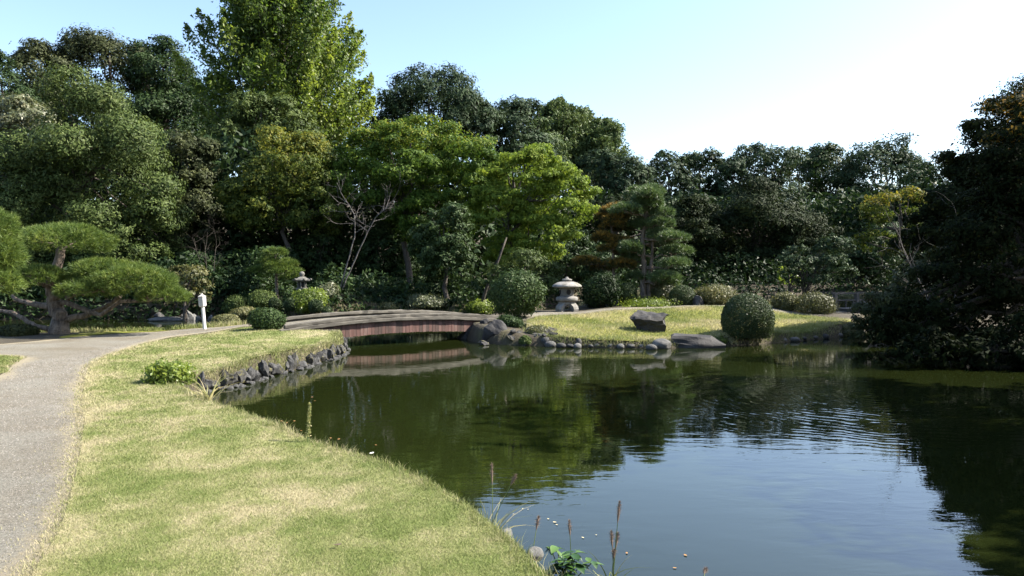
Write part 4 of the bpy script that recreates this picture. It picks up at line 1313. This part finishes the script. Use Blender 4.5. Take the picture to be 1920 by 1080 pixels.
T('bank_tree', 'unseen evergreen added on the right bank to shade the water, nearer the camera', 7.0, [(3500, -200, 660, 680), (3500, 90, 620, 500)], 'dark', base_px=3550, leaf=.36, dens=5.5, depth=1.35, core=.85, seed=61)  # added out of view to cast shade on the near water
T('bank_tree', 'unseen evergreen added on the right bank to shade the water, farther off', 11.5, [(2720, -330, 480, 440), (2660, -60, 420, 330)], 'dark', base_px=2760, leaf=.36, dens=4.0, depth=.95, core=.85, seed=62)  # second added tree, out of view, shading the water farther out
T('bank_shrub', 'shade-darkened shrubbery hanging into the water below the right-bank maples', 15.6, [(1860, 668, 130, 42), (1745, 655, 85, 40), (1960, 640, 120, 80), (1890, 600, 120, 55, 2.5), (1660, 640, 50, 34, 4.5)], 'shade_maple', base_px=1960, cat='shrub', leaf=.10, flat=.5, sub=26, dens=4.5, depth=.55, core=.75, hang=.4, tint_shift=-.25, trunk_r=.06, low_cut=-1)
bare_tree('bare_shrub', 'leafless grey twiggy branches in front of the dark right-bank trees', 20.2, [[(1770, 640), (1740, 560), (1700, 480)], [(1780, 640), (1790, 560), (1800, 500)]], .035, 12, 3, .6, 'shrub', seglen=.8)
bare_tree('bare_tree', 'pale leafless two-stemmed tree behind the bridge', 30.5, [[(632, 555), (652, 490), (666, 440), (664, 400), (648, 375)], [(634, 556), (660, 500), (685, 445), (705, 405), (725, 390)]], .036, 4, 3, .6, 'tree', seglen=.6)
bare_tree('bare_shrub', 'rounded leafless grey shrub in the dark behind the lamp', 33, [[(392, 520), (385, 470)], [(396, 520), (405, 465)], [(394, 520), (372, 480)]], .022, 7, 3, .7, 'shrub', seglen=.6, mat='bark')

# leaning trunk seen below the bright maple
mb = MB(); bpt = PX(893, 563, 31.0); hb = H(bpt[0], bpt[1])
tpts = np.array([PX(a, b, 31.0) for a, b in ((890, 566), (912, 540), (928, 505), (939, 475), (950, 445))]); tpts[0, 2] = hb - .1
lt = thing('leaning_tree', 'thin dark trunk leaning right above the far bank near the bridge end', 'tree', tuple(tpts[0]))
mb.tube(tpts - tpts[0], [.085, .07, .058, .045, .03], 7); mb.build('trunk', M['bark'], lt, True)
rngl = np.random.default_rng(4)
P, N, tint, _, _ = crown_points([((PX(915, 520, 31.0) - tpts[0]).tolist() + [.75, .6, .45])], 1500, rngl, 12, flat=.4)
V, q, tt = leaf_mesh(P, N, .12, .06, tint * .6, rng=rngl); mk('crown', V, q, LM['cedar'], lt, attrs={'tint': ('FACE', tt)})

# ------------------------------------------------------------------ pines
pine('garden_pine', 'broad trained pine with stout trunk beside the path', 19, 112, [(118, 457, 92, 34, .1), (190, 512, 58, 24, -.2), (246, 530, 80, 32, -.3), (305, 556, 45, 20, -.3), (72, 524, 52, 24, -.5), (170, 545, 60, 22, -.6)], 'pine',
     [(112, 600), (104, 570), (96, 545), (105, 500), (115, 465)], 6800, .13, .013, 13, .22,
     extra=[([(104, 622, 0), (72, 612, -.1), (45, 598, 0), (30, 588, .1), (-10, 580, .2)], .07, .045), ([(98, 575, 0), (70, 572, .1), (45, 566, .2), (20, 555, .3)], .09, .04), ([(118, 600, 0), (160, 592, .2), (200, 575, .3), (225, 555, .2)], .09, .05)], seed=4)
pine('garden_pine', 'pine boughs cut off by the left picture edge', 14.5, -70, [(-35, 430, 62, 40, 0), (-30, 480, 66, 42, -.2), (-40, 530, 68, 44, -.3)], 'pine', [(-70, 560), (-64, 500), (-60, 440)], 3400, .13, .012, 13, .2, seed=9)
pads = []
rp = np.random.default_rng(6)
for py, hw in ((362, 28), (380, 42), (400, 52), (422, 60), (445, 68), (468, 74), (492, 78), (520, 60)):
    for k in range(4):
        pads.append((1214 + (py - 440) * .06 + rp.uniform(-1, 1) * hw * .72, py + rp.normal() * 4, rp.uniform(20, 31), rp.uniform(8, 12), rp.uniform(-.9, .9)))
pine('black_pine', 'tall green pine with two dark trunks on the island', 29.5, 1206, pads, 'pine2', [(1206, 540), (1208, 500), (1205, 450), (1212, 400), (1216, 365)], 7200, .17, .022, 12, .12, extra=[([(1216, 562, 0), (1216, 530, 0), (1222, 480, 0), (1226, 420, .1)], .10, .05)], seed=5)
pads = []
for py, hw, n_ in ((395, 22, 3), (408, 30, 3), (425, 34, 3), (450, 36, 4), (472, 40, 4), (498, 42, 4)):
    for k in range(n_):
        pads.append((1146 + rp.uniform(-1, 1) * hw * .7, py + rp.normal() * 3, rp.uniform(16, 25), rp.uniform(7, 10), rp.uniform(-.6, .6)))
pads += [(1100, 492, 26, 10, -.4), (1178, 497, 14, 6, -.4)]
pine('rusty_conifer', 'layered conifer with rust-orange tips left of the tall green pine', 29.8, 1150, pads, 'rust', [(1150, 530), (1150, 480), (1148, 430), (1146, 400)], 3800, .15, .024, 12, .08, top_tint=.7, seed=8)
pine('garden_pine', 'small cloud-pruned pine left of the small stone lantern', 30.6, 520, [(516, 475, 22, 9, 0), (505, 492, 24, 8, 0), (532, 494, 24, 8, .1), (490, 508, 26, 7, 0), (530, 510, 34, 9, -.2), (545, 522, 20, 7, -.3), (516, 500, 26, 8, -.2)], 'pine', [(520, 550), (518, 520), (516, 490), (516, 478)], 1700, .15, .02, 12, .08, seed=10)

# ------------------------------------------------------------------ shrubs
bush('clipped_bush', 'big clipped ball bush at the water edge of the island lawn', 1401, 596, 20.6, 49, 46, 'box', .045, 6, .05, cat='bush')
bush('clipped_bush', 'low clipped dome bush beside the leaning dark stone', 1279, 556, 28.3, 25, 22, 'box', .05, 5, .07, cat='bush')
bush('clipped_bush', 'small round clipped bush at the foot of the tall green pine', 1175, 550, 28.6, 20, 20, 'box', .06, 6, .06, cat='bush', tint_shift=.12)
bush('leafy_bush', 'round leafy bush at the right end of the bridge', 971, 550, 24.3, 47, 42, 'dark', .085, 4.4, .16, cat='bush', spiky=.2, tint_shift=.2)
bush('leafy_bush', 'rounded dark green bush at the left end of the bridge', 501, 601, 19.6, 31, 22, 'dark', .065, 5, .16, cat='bush', spiky=.2, tint_shift=.22)
bush('shaded_bush', 'dense shade-darkened bush right of the squat stone lantern', 1128, 545, 28.0, 36, 34, 'dark', .08, 5, .28, cat='bush', spiky=.2, tint_shift=-.3)  # tint lowered to paint in the deep shade below the conifer
bush('azalea_bush', 'low ochre azalea mound right of the lamp', 424, 602, 23.2, 26, 13, 'azalea', .05, 5, .08)
bush('azalea_bush', 'loose brownish azalea behind the ball bush', 1342, 556, 28.6, 36, 20, 'azalea', .07, 4, .18, spiky=.3, tint_shift=-.1)
bush('azalea_bush', 'small upright olive azalea left of the wide one at the path', 1474, 568, 27.0, 22, 17, 'azalea', .06, 4, .15, spiky=.3, tint_shift=-.15)
bush('azalea_bush', 'wide olive azalea spreading beside the right path', 1530, 572, 26.4, 34, 24, 'azalea', .06, 4.5, .15, spiky=.3, tint_shift=-.2)
bush('clipped_bush', 'flat clipped hedge bush left of the railed footbridge', 1592, 566, 30, 30, 18, 'azalea', .06, 5, .05, cat='bush', tint_shift=-.25)
bush('low_shrub', 'yellow-green ground shrub under the tall green pine', 1213, 569, 28.2, 40, 9, 'bright', .06, 2.6, .45, spiky=1.0, tint_shift=-.05)
bush('low_shrub', 'pale wispy shrub behind the low dome bush', 1240, 545, 30, 32, 16, 'pale', .07, 3, .2, spiky=.3)
bush('leafy_bush', 'bright yellow-green bush in front of the small lantern', 577, 562, 28.6, 32, 22, 'bright', .075, 4, .2, cat='bush', spiky=.25, tint_shift=-.08)
bush('clipped_bush', 'larger round clipped bush below the small cloud-pruned pine', 548, 570, 28.2, 15, 12, 'box', .06, 5, .07, cat='bush')
bush('clipped_bush', 'small round clipped bush left of the larger round one', 515, 568, 28.6, 11, 10, 'box', .06, 5, .07, cat='bush', tint_shift=-.1)
bush('clipped_bush', 'little dark clipped ball just above the bridge rail', 614, 583, 28.0, 10, 8, 'box', .06, 5, .07, cat='bush')
bush('clipped_bush', 'round clipped bush under the bright yellow-green one', 592, 574, 27.9, 13, 12, 'box', .06, 5, .07, cat='bush', tint_shift=-.1)
bush('leafy_bush', 'olive bush with light patches above the left bridge-end bush', 492, 562, 29.2, 24, 17, 'camphor', .075, 4, .2, cat='bush', spiky=.2, tint_shift=.15)
bush('leafy_bush', 'dark leafy bush on the bank right of the lamp', 444, 572, 29.8, 22, 17, 'camphor', .08, 4, .2, cat='bush', spiky=.2)
bush('low_shrub', 'yellowish low shrub between lamp and left bridge-end bush', 458, 588, 28.0, 22, 11, 'azalea', .06, 4, .2, spiky=.3, tint_shift=.05)
bush('leafy_bush', 'grey-green shrub right of the bright bush by the small lantern', 612, 552, 30, 22, 18, 'pale', .08, 3.5, .2, cat='bush', spiky=.25, tint_shift=-.15)
bush('low_shrub', 'dim bluish ground shrub on the shaded far bank left of the bare tree foot', 660, 572, 31, 44, 13, 'cedar', .08, 4, .15)
bush('low_shrub', 'pale shrub lying on the far bank under the glossy evergreen', 800, 568, 31, 36, 17, 'pale', .08, 3.5, .2, spiky=.3, tint_shift=-.1)
bush('low_shrub', 'low golden shrub on the far bank above the bridge middle', 730, 577, 30.8, 24, 9, 'azalea', .07, 4, .2, spiky=.2)
bush('low_shrub', 'grassy green tuft on the far bank left of the round bridge-end bush', 898, 576, 31.2, 24, 12, 'bright', .08, 3, .2, spiky=.4, tint_shift=-.1)
bush('leafy_bush', 'small mossy shrub on the rocks at the island left tip', 985, 640, 20.3, 12, 10, 'camphor', .05, 4, .2, cat='bush', tint_shift=.1)
bush('leafy_bush', 'yellow-green sprawling shrub at the right tip of the island shore', 1592, 622, 23.4, 24, 15, 'azalea', .06, 3.5, .25, cat='bush', spiky=.3, tint_shift=-.05)
bush('low_shrub', 'dark low shrub between the rocks under the round bridge-end bush', 958, 606, 21.8, 24, 13, 'dark', .055, 4, .3, spiky=.3, tint_shift=.1)
bush('low_shrub', 'olive creeping shrub on the rocks left of the island lawn', 1008, 622, 21.0, 22, 11, 'azalea', .05, 4, .3, spiky=.3, tint_shift=-.25)
bush('low_shrub', 'low dark shrub at the foot of the left garden pine', 35, 622, 18.6, 36, 14, 'oak', .06, 4, .2)
bush('leafy_bush', 'leafy bright green shrub at the inner corner of the bank', 318, 706, 11.3, 38, 31, 'bright', .062, 2.6, .28, cat='bush', spiky=.45, tint_shift=.0, stems=8)
bush('leafy_bush', 'small dark shrub sprouting behind the flat slab rock', 1345, 640, 20.3, 16, 9, 'bright', .05, 3, .2, cat='bush', spiky=.4, tint_shift=-.1)

# ------------------------------------------------------------------ grass of the lawns
def blades(name, poly, n, dmin, dmax, hgt, label, dryf, mat='blade', wpow=2.0, bias=0, wscale=1.0):
    rng = np.random.default_rng(len(name) * 7 + n)
    b0, b1 = poly.min(0), poly.max(0)
    X = []; got = 0
    while got < n:
        m_ = n * 3
        x = rng.uniform(b0[0], b1[0], m_); y = rng.uniform(max(b0[1], dmin), min(b1[1], dmax), m_)
        k = rng.random(m_) < (dmin / np.maximum(y, dmin)) ** wpow
        k &= np.abs(x) < y * .72 + .3
        x, y = x[k], y[k]
        s = sdist(x, y, poly) > -.13 * rng.random(len(x)) ** 2
        X.append(np.stack([x[s], y[s]], -1)); got += s.sum()
    X = np.vstack(X)[:n]
    x, y = X[:, 0], X[:, 1]
    z = np.maximum(height(x, y), .0) + .012
    sc = np.clip(y / 6, .75, 2.6)
    hh = hgt * rng.uniform(.5, 1.2, n) * (sc ** .5)
    wd = .0055 * sc * wscale
    a = rng.uniform(0, 6.28, n); ln = rng.normal(size=(n, 2)) * .75
    B = np.stack([np.cos(a), np.sin(a), np.zeros(n)], -1) * wd[:, None] / 2
    P = np.stack([x, y, z], -1)
    tip = P + np.stack([ln[:, 0] * hh, ln[:, 1] * hh, hh], -1)
    V = np.stack([P - B, P + B, tip], 1).reshape(-1, 3)
    dry = np.clip(dryf(x, y) + rng.normal(0, .27, n) + bias, 0, 1)
    o = mk(name, V, np.arange(n * 3).reshape(n, 3), M[mat], attrs={'dry': ('FACE', dry)})
    return tag(o, label, None, None, 'stuff')


blades('lawn_grass', LAWN, 240000, 3.2, 22, .023, 'short mown grass blades of the near lawn', dry_lawn)
blades('lawn_grass', LAWN_L, 9000, 7, 14, .035, 'short green grass blades left of the path', lambda x, y: dry_lawn(x, y) - .4, wpow=0)
blades('island_grass', ILAWN, 42000, 19, 28, .045, 'short sunlit grass blades of the island lawn', dry_isl, wpow=0)


def edge_grass(name, pts, n, hgt, label, spread=.10, seed=1, mean=.55):
    """longer unmown grass fringe along a line"""
    rng = np.random.default_rng(seed)
    P = np.array(pts, float); seg_ = np.linalg.norm(np.diff(P, axis=0), axis=1); cu = np.concatenate([[0], np.cumsum(seg_)])
    s_ = rng.random(n) * cu[-1]
    s_ = s_ + .25 * np.sin(s_ * 5 + 3) * rng.random(n)
    x = np.interp(s_, cu, P[:, 0]) + rng.normal(0, spread, n); y = np.interp(s_, cu, P[:, 1]) + rng.normal(0, spread, n)
    z = height(x, y); k = z > .02; x, y, z = x[k], y[k], z[k]; n = len(x); s_ = s_[k]
    sc = np.clip(y / 8, .7, 2.2)
    hh = hgt * rng.uniform(.4, 1.3, n) * (.5 + 1.0 * vnoise(s_ * 2.2, s_ * 0 + 3.3))
    a = rng.uniform(0, 6.28, n); Bv = np.stack([np.cos(a), np.sin(a), np.zeros(n)], -1) * (.003 * sc)[:, None]
    p = np.stack([x, y, z], -1); ln = rng.normal(size=(n, 2)) * .45
    m1 = p + np.stack([ln[:, 0] * hh * .35, ln[:, 1] * hh * .35, hh * .6], -1)
    tp = p + np.stack([ln[:, 0] * hh, ln[:, 1] * hh, hh * .95], -1)
    V = np.stack([p - Bv, p + Bv, m1 + Bv * .7, m1 - Bv * .7, tp], 1).reshape(-1, 3)
    b = np.arange(n)[:, None] * 5
    dry = np.clip(mean + (vnoise(s_ * 1.3, s_ * 0 + 8.0) - .5) * .6 + rng.normal(0, .25, n), 0, 1)
    o = mk(name, V, [b + np.array([[0, 1, 2, 3]]), b + np.array([[3, 2, 4]])], M['blade'], attrs={'dry': ('FACE', np.concatenate([dry, dry]))})
    return tag(o, label, None, None, 'stuff')


edge_grass('bank_grass', [(.45, 3.6), (.22, 4.1), (.06, 4.6), (-.14, 5.08), (-.38, 5.55), (-.77, 6.1), (-1.32, 6.75), (-1.92, 7.3), (-2.46, 7.85), (-3.58, 9.05), (-4.45, 10.2), (-5.1, 11.2)], 5000, .075, 'longer straw-tipped grass fringe along the near water edge', .08, 2)
edge_grass('bank_grass', [(-5.25, 12.3), (-4.9, 13.3), (-4.7, 14.4), (-4.45, 15.6), (-4.28, 16.9), (-4.2, 18.1), (-4.45, 19.1)], 9000, .06, 'yellow grass hanging over the dark stone edging', .10, 3, .6)
edge_grass('bank_grass', [(.35, 22.4), (.5, 21.2), (.9, 20.4), (1.5, 19.98), (2.6, 19.65), (4.1, 19.55), (5.6, 20.15), (7.0, 20.85), (8.2, 21.65), (10.0, 23.05)], 8000, .07, 'yellow-green grass fringe above the island shore stones', .10, 4, .45)
edge_grass('bank_grass', [(-8.0, 22.1), (-9.1, 21.2), (-9.9, 20.2), (-11.0, 19.6), (-13, 19.7)], 4000, .12, 'grass fringe along the rear channel behind the path', .12, 5, .45)
edge_grass('path_straw', [tuple(W(a, b, .4)) for a, b in ((60, 1075), (128, 930), (152, 800), (155, 722), (190, 674), (300, 640))], 12000, .020, 'dead straw scattered where lawn meets gravel', .12, 6, 1.0)
edge_grass('bank_grass', [(-11, 29.4), (-9, 28.6), (-7.2, 28.4), (-5.8, 29.6), (-3.6, 30.3), (-1.6, 30.7)], 6500, .30, 'wild grass on the far bank behind the bridge', .3, 7, .5)
edge_grass('bank_grass', [(2.4, 29.3), (3.2, 31.0), (5, 30.4), (7, 30), (9, 29.4), (11, 29)], 5000, .22, 'wild yellow grass under the island pines', .5, 8, .6)

# gravel stones lying on the path
def pebbles(n=18000):
    rng = np.random.default_rng(15)
    X = []; got = 0
    b0, b1 = PATH.min(0), PATH.max(0)
    while got < n:
        x = rng.uniform(-8.5, b1[0], n * 3); y = rng.uniform(3, 19, n * 3)
        k = rng.random(n * 3) < (3.6 / np.maximum(y, 3.6)) ** 1.6; k &= np.abs(x) < y * .72 + .2; x, y = x[k], y[k]
        s_ = sdist(x, y, PATH); k = s_ > .04 + .25 * rng.random(len(x)); X.append(np.stack([x[k], y[k]], -1)); got += k.sum()
    X = np.vstack(X)[:n]; x, y = X.T
    z = height(x, y) + .008
    r_ = (rng.uniform(.002, .006, n) * np.clip(y / 6, .8, 2.0))[:, None]
    a = rng.uniform(0, 6.28, n)
    p = np.stack([x, y, z], -1)
    vs = [p + r_ * np.stack([np.cos(a + q), np.sin(a + q), np.zeros(n)], -1) * rng.uniform(.7, 1.3, (n, 1)) for q in (0, 1.57, 3.14, 4.71)]
    vs.append(p + np.array([0, 0, 1]) * r_ * .8 + rng.normal(size=(n, 3)) * r_ * .25)
    V = np.stack(vs, 1).reshape(-1, 3); b = np.arange(n)[:, None] * 5
    f = np.concatenate([b + np.array([[i, (i + 1) % 4, 4]]) for i in range(4)])
    tint = np.tile(np.clip(rng.normal(.5, .22, n), 0, 1), 4)
    tag(mk('path_gravel', V, f, M['pebble'], attrs={'tint': ('FACE', tint)}), 'loose pale gravel stones on the near path', None, None, 'stuff')


pebbles()

# ------------------------------------------------------------------ waterside plants
def blade_strip(p0, lean, L, w, bend, rng, n=6):
    t = np.linspace(0, 1, n)[:, None]
    d0 = np.array([lean[0], lean[1], 1.0]); d0 /= np.linalg.norm(d0)
    hz_ = np.array([lean[0], lean[1], 0]); hz_ = hz_ / (np.linalg.norm(hz_) + 1e-6)
    c = p0 + d0 * L * t + (hz_ * bend - np.array([0, 0, bend * .8])) * L * t ** 2.5
    sdv = np.cross(d0, rng.normal(size=3)); sdv /= np.linalg.norm(sdv)
    ww = w * (1 - t ** 1.6) * .5 + .0005
    V = np.stack([c - sdv * ww, c + sdv * ww], 1).reshape(-1, 3)
    i = np.arange(n - 1) * 2
    return V, np.stack([i, i + 1, i + 3, i + 2], -1)


def plume_grass(name, label, px, py, z, heads, nblade, bl, seed, dryness=.5, w=.008, cat='grass clump'):
    """heads: list of (tip px, tip py, head length px)"""
    rng = np.random.default_rng(seed)
    x, y = W(px, py, z); z0 = H(x, y); base = np.array([x, y, max(z0, -.02)])
    t = thing(name, label, cat, tuple(base))
    for k in range(nblade):
        ln = rng.normal(size=2) * .38
        V, f = blade_strip(np.array([rng.normal() * .025, rng.normal() * .025, 0]), ln, bl * rng.uniform(.5, 1.15), w * rng.uniform(.7, 1.3), rng.uniform(.1, .6), rng)
        mk('blade', V, f, LM['reed'], t, attrs={'tint': ('FACE', np.full(len(f), np.clip(rng.normal(dryness, .25), 0, .95)))})
    for (hx, hy, hl) in heads:
        tip = PX(hx, hy, y + rng.normal() * .08) - base
        s0 = np.array([rng.normal() * .02, rng.normal() * .02, 0])
        tt = np.linspace(0, 1, 8)[:, None]; c = s0 + (tip - s0) * tt; c[:, 2] += np.sin(tt[:, 0] * math.pi) * .02
        MB().tube(c, np.linspace(.0035, .0018, 8), 5).build('stem', M['stem'], t)
        L = hl / F * y; d = unit(c[-1] - c[-2]); n = 420
        s_ = rng.random(n); P = c[-1] - d * L * s_[:, None]
        dirs = unit(rng.normal(size=(n, 3)) + d * .9)
        rl = (.030 * np.sin(np.clip(s_ * 1.1 + .08, 0, 1) * math.pi) ** .6)[:, None] * rng.uniform(.5, 1.15, (n, 1))
        b = unit(np.cross(dirs, rng.normal(size=(n, 3)))) * .0013
        V = np.stack([P - b, P + b, P + dirs * rl], 1).reshape(-1, 3)
        mbh = MB(); mbh.add(V, np.arange(n * 3).reshape(n, 3)); mbh.tube(c[-1] - d * L * np.linspace(1, 0, 6)[:, None], [.002, .006, .0075, .007, .005, .001], 6)
        mbh.build('seed_head', M['seed'], t)
    return t


plume_grass('plume_grass', 'clump of plume grass with two dark seed heads leaning over the near bank', 915, 965, .22, [(922, 868, 40), (968, 890, 26)], 38, .44, 3, .55)
plume_grass('plume_grass', 'tall plume grass with three bristly seed heads beside the broad-leaved plant', 1143, 1090, .05, [(1162, 940, 42), (1146, 995, 34), (1158, 998, 30), (1152, 1030, 24)], 16, .30, 5, .45)
plume_grass('plume_grass', 'single thin plume stem rising behind the broad-leaved plant', 1066, 1058, .05, [(1067, 975, 30)], 3, .16, 6, .4)
plume_grass('plume_grass', 'short faint plume stem left of the broad-leaved plant', 1003, 1035, .12, [(1010, 968, 26)], 4, .15, 7, .5)
plume_grass('plume_grass', 'dark plume tip poking up at the bottom picture edge', 1322, 1100, .0, [(1324, 1066, 16)], 3, .1, 8, .4)
plume_grass('grass_tuft', 'dry pale grass tuft arching over the inner corner of the pond', 392, 783, .2, [], 24, .46, 9, .8, .012)
plume_grass('grass_tuft', 'short wispy grass blades right of the tall seed spike', 600, 850, .2, [], 14, .30, 10, .45, .006)
plume_grass('grass_tuft', 'straw coloured tuft on the near bank left of the plume grass', 830, 925, .25, [], 22, .17, 11, .75, .006)
plume_grass('grass_tuft', 'small green tuft beside the smooth dark bank stone', 505, 828, .25, [], 22, .14, 12, .4, .007)
plume_grass('grass_tuft', 'small straw tuft on the bank near the white floating petal', 700, 872, .25, [], 22, .15, 13, .7, .006)

# upright seed spike
x, y = W(577, 846, .27); sp_ = thing('seed_spike', 'single tall yellow-green seed spike on the near bank', 'plant', (x, y, H(x, y)))
rg = np.random.default_rng(31); hgt = 76 / F * y
c = np.stack([np.linspace(0, .02, 8), np.linspace(0, .0, 8), np.linspace(0, hgt, 8)], -1)
MB().tube(c, np.linspace(.006, .003, 8), 6).build('stem', M['stem'], sp_)
n = 520; s_ = rg.uniform(.18, 1, n); P = np.stack([.02 * s_, s_ * 0, s_ * hgt], -1)
dr = unit(rg.normal(size=(n, 3)) * np.array([1, 1, .5]) + np.array([0, 0, .55]))
P2 = P + dr * (.028 * (1.15 - s_ * .6))[:, None] * rg.uniform(.2, 1, (n, 1))
V, q, tt = leaf_mesh(P2, unit(rg.normal(size=(n, 3))), .020, .009, np.clip(rg.normal(.55, .2, n), 0, .95), rng=rg)
mk('spike', V, q, LM['reed'], sp_, attrs={'tint': ('FACE', tt)})

# broad-leaved plant at the bottom
x, y = W(1062, 1078, .08); bp = thing('broad_leaved_plant', 'glossy broad-leaved green plant at the bottom edge of the bank', 'plant', (x, y, .04))
rg = np.random.default_rng(12)
def leafdata(mat):
    nu = 7; t = np.linspace(0, 1, nu); w = np.sin(np.pi * t ** .8) * .30; V = []
    for i in range(nu):
        zc = -.22 * t[i] ** 2
        V += [(t[i], -w[i], zc + .07 * w[i] / .3), (t[i], 0, zc), (t[i], w[i], zc + .07 * w[i] / .3)]
    f = []
    for i in range(nu - 1):
        a = i * 3; f += [[a, a + 3, a + 4, a + 1], [a + 1, a + 4, a + 5, a + 2]]
    return mesh_data('leaf', V, f, M[mat], True)
lds = [leafdata('bigleaf'), leafdata('bigleaf2')]
for k in range(17):
    a = rg.uniform(0, 6.28); r_ = rg.uniform(.03, .20); hh = rg.uniform(.07, .17)
    tip = np.array([math.cos(a) * r_, math.sin(a) * r_ * .8, hh])
    p, rr = limb((0, 0, -.03), tip, .005, .003, rg, 5, .05); MB().tube(p, rr, 5).build('stem', M['stem'], bp)
    for j in range(5):
        o = link('leaf', lds[int(rg.random() < .45)], bp, tuple(tip + rg.normal(size=3) * .008)); L = rg.uniform(.055, .10)
        o.scale = (L, L, L); o.rotation_euler = (rg.normal() * .2, rg.uniform(-.35, .35), a + j * 1.26 + rg.normal() * .25)

# floating leaves
fl_mesh = {}
def floater(px, py, size, mat, label, group):
    x, y = W(px, py)
    rg_ = np.random.default_rng(int(px * 5 + py))
    if mat not in fl_mesh:
        th = np.linspace(0, 2 * math.pi, 10, endpoint=False)
        V = [(math.cos(q) * (1 + .1 * math.sin(3 * q)), math.sin(q) * .6, .10 * math.cos(2 * q) * abs(math.cos(q))) for q in th] + [(0, 0, .0)]
        fl_mesh[mat] = mesh_data('leaf', V, [[i, (i + 1) % 10, 10] for i in range(10)], M[mat])
    o = link('floating_leaf', fl_mesh[mat], None, (x, y, .006)); o.scale = (size * .75, size * .75, size * .35); o.rotation_euler.z = rg_.uniform(0, 6.28)
    tag(o, label, 'leaf', group)


floater(697, 850, .045, 'floatwhite', 'single white petal-like leaf floating off the near bank', None)
for a, b, s_ in ((1028, 974, .014), (1040, 980, .02), (1044, 985, .013), (1093, 1009, .016), (1118, 1004, .01), (980, 955, .012), (963, 965, .012), (990, 956, .009)):
    floater(a, b, s_, 'floatleaf', 'tiny pale leaf drifting near the plume grass', 'pale leaves floating by the near bank')
for a, b, s_ in ((528, 790, .03), (538, 793, .025), (552, 790, .03), (585, 745, .03), (620, 822, .025), (635, 824, .03), (705, 835, .02), (745, 890, .02), (760, 882, .016), (565, 808, .02), (590, 752, .02)):
    floater(a, b, s_, 'floatleaf2', 'small orange-brown leaf floating in the shallow left bay', 'brown leaves floating in the bay')
for a, b, s_ in ((1175, 1038, .018), (1285, 1042, .022), (1265, 1066, .018)):
    floater(a, b, s_, 'floatleaf2', 'brown leaf floating on the blue sky reflection', 'brown leaves on the open water')

x, y = W(632, 1018, .36)
V = [(-1, 0, .15), (-.3, -.5, .35), (.6, -.35, .2), (1.1, .1, .5), (.5, .45, .3), (-.4, .5, .1), (0, 0, 0)]
o = mk('fallen_leaf', np.array(V) * .026, [[i, (i + 1) % 6, 6] for i in range(6)], M['seed'], loc=(x, y, H(x, y) + .035))
tag(o, 'single curled brown leaf lying on the near lawn', 'leaf')
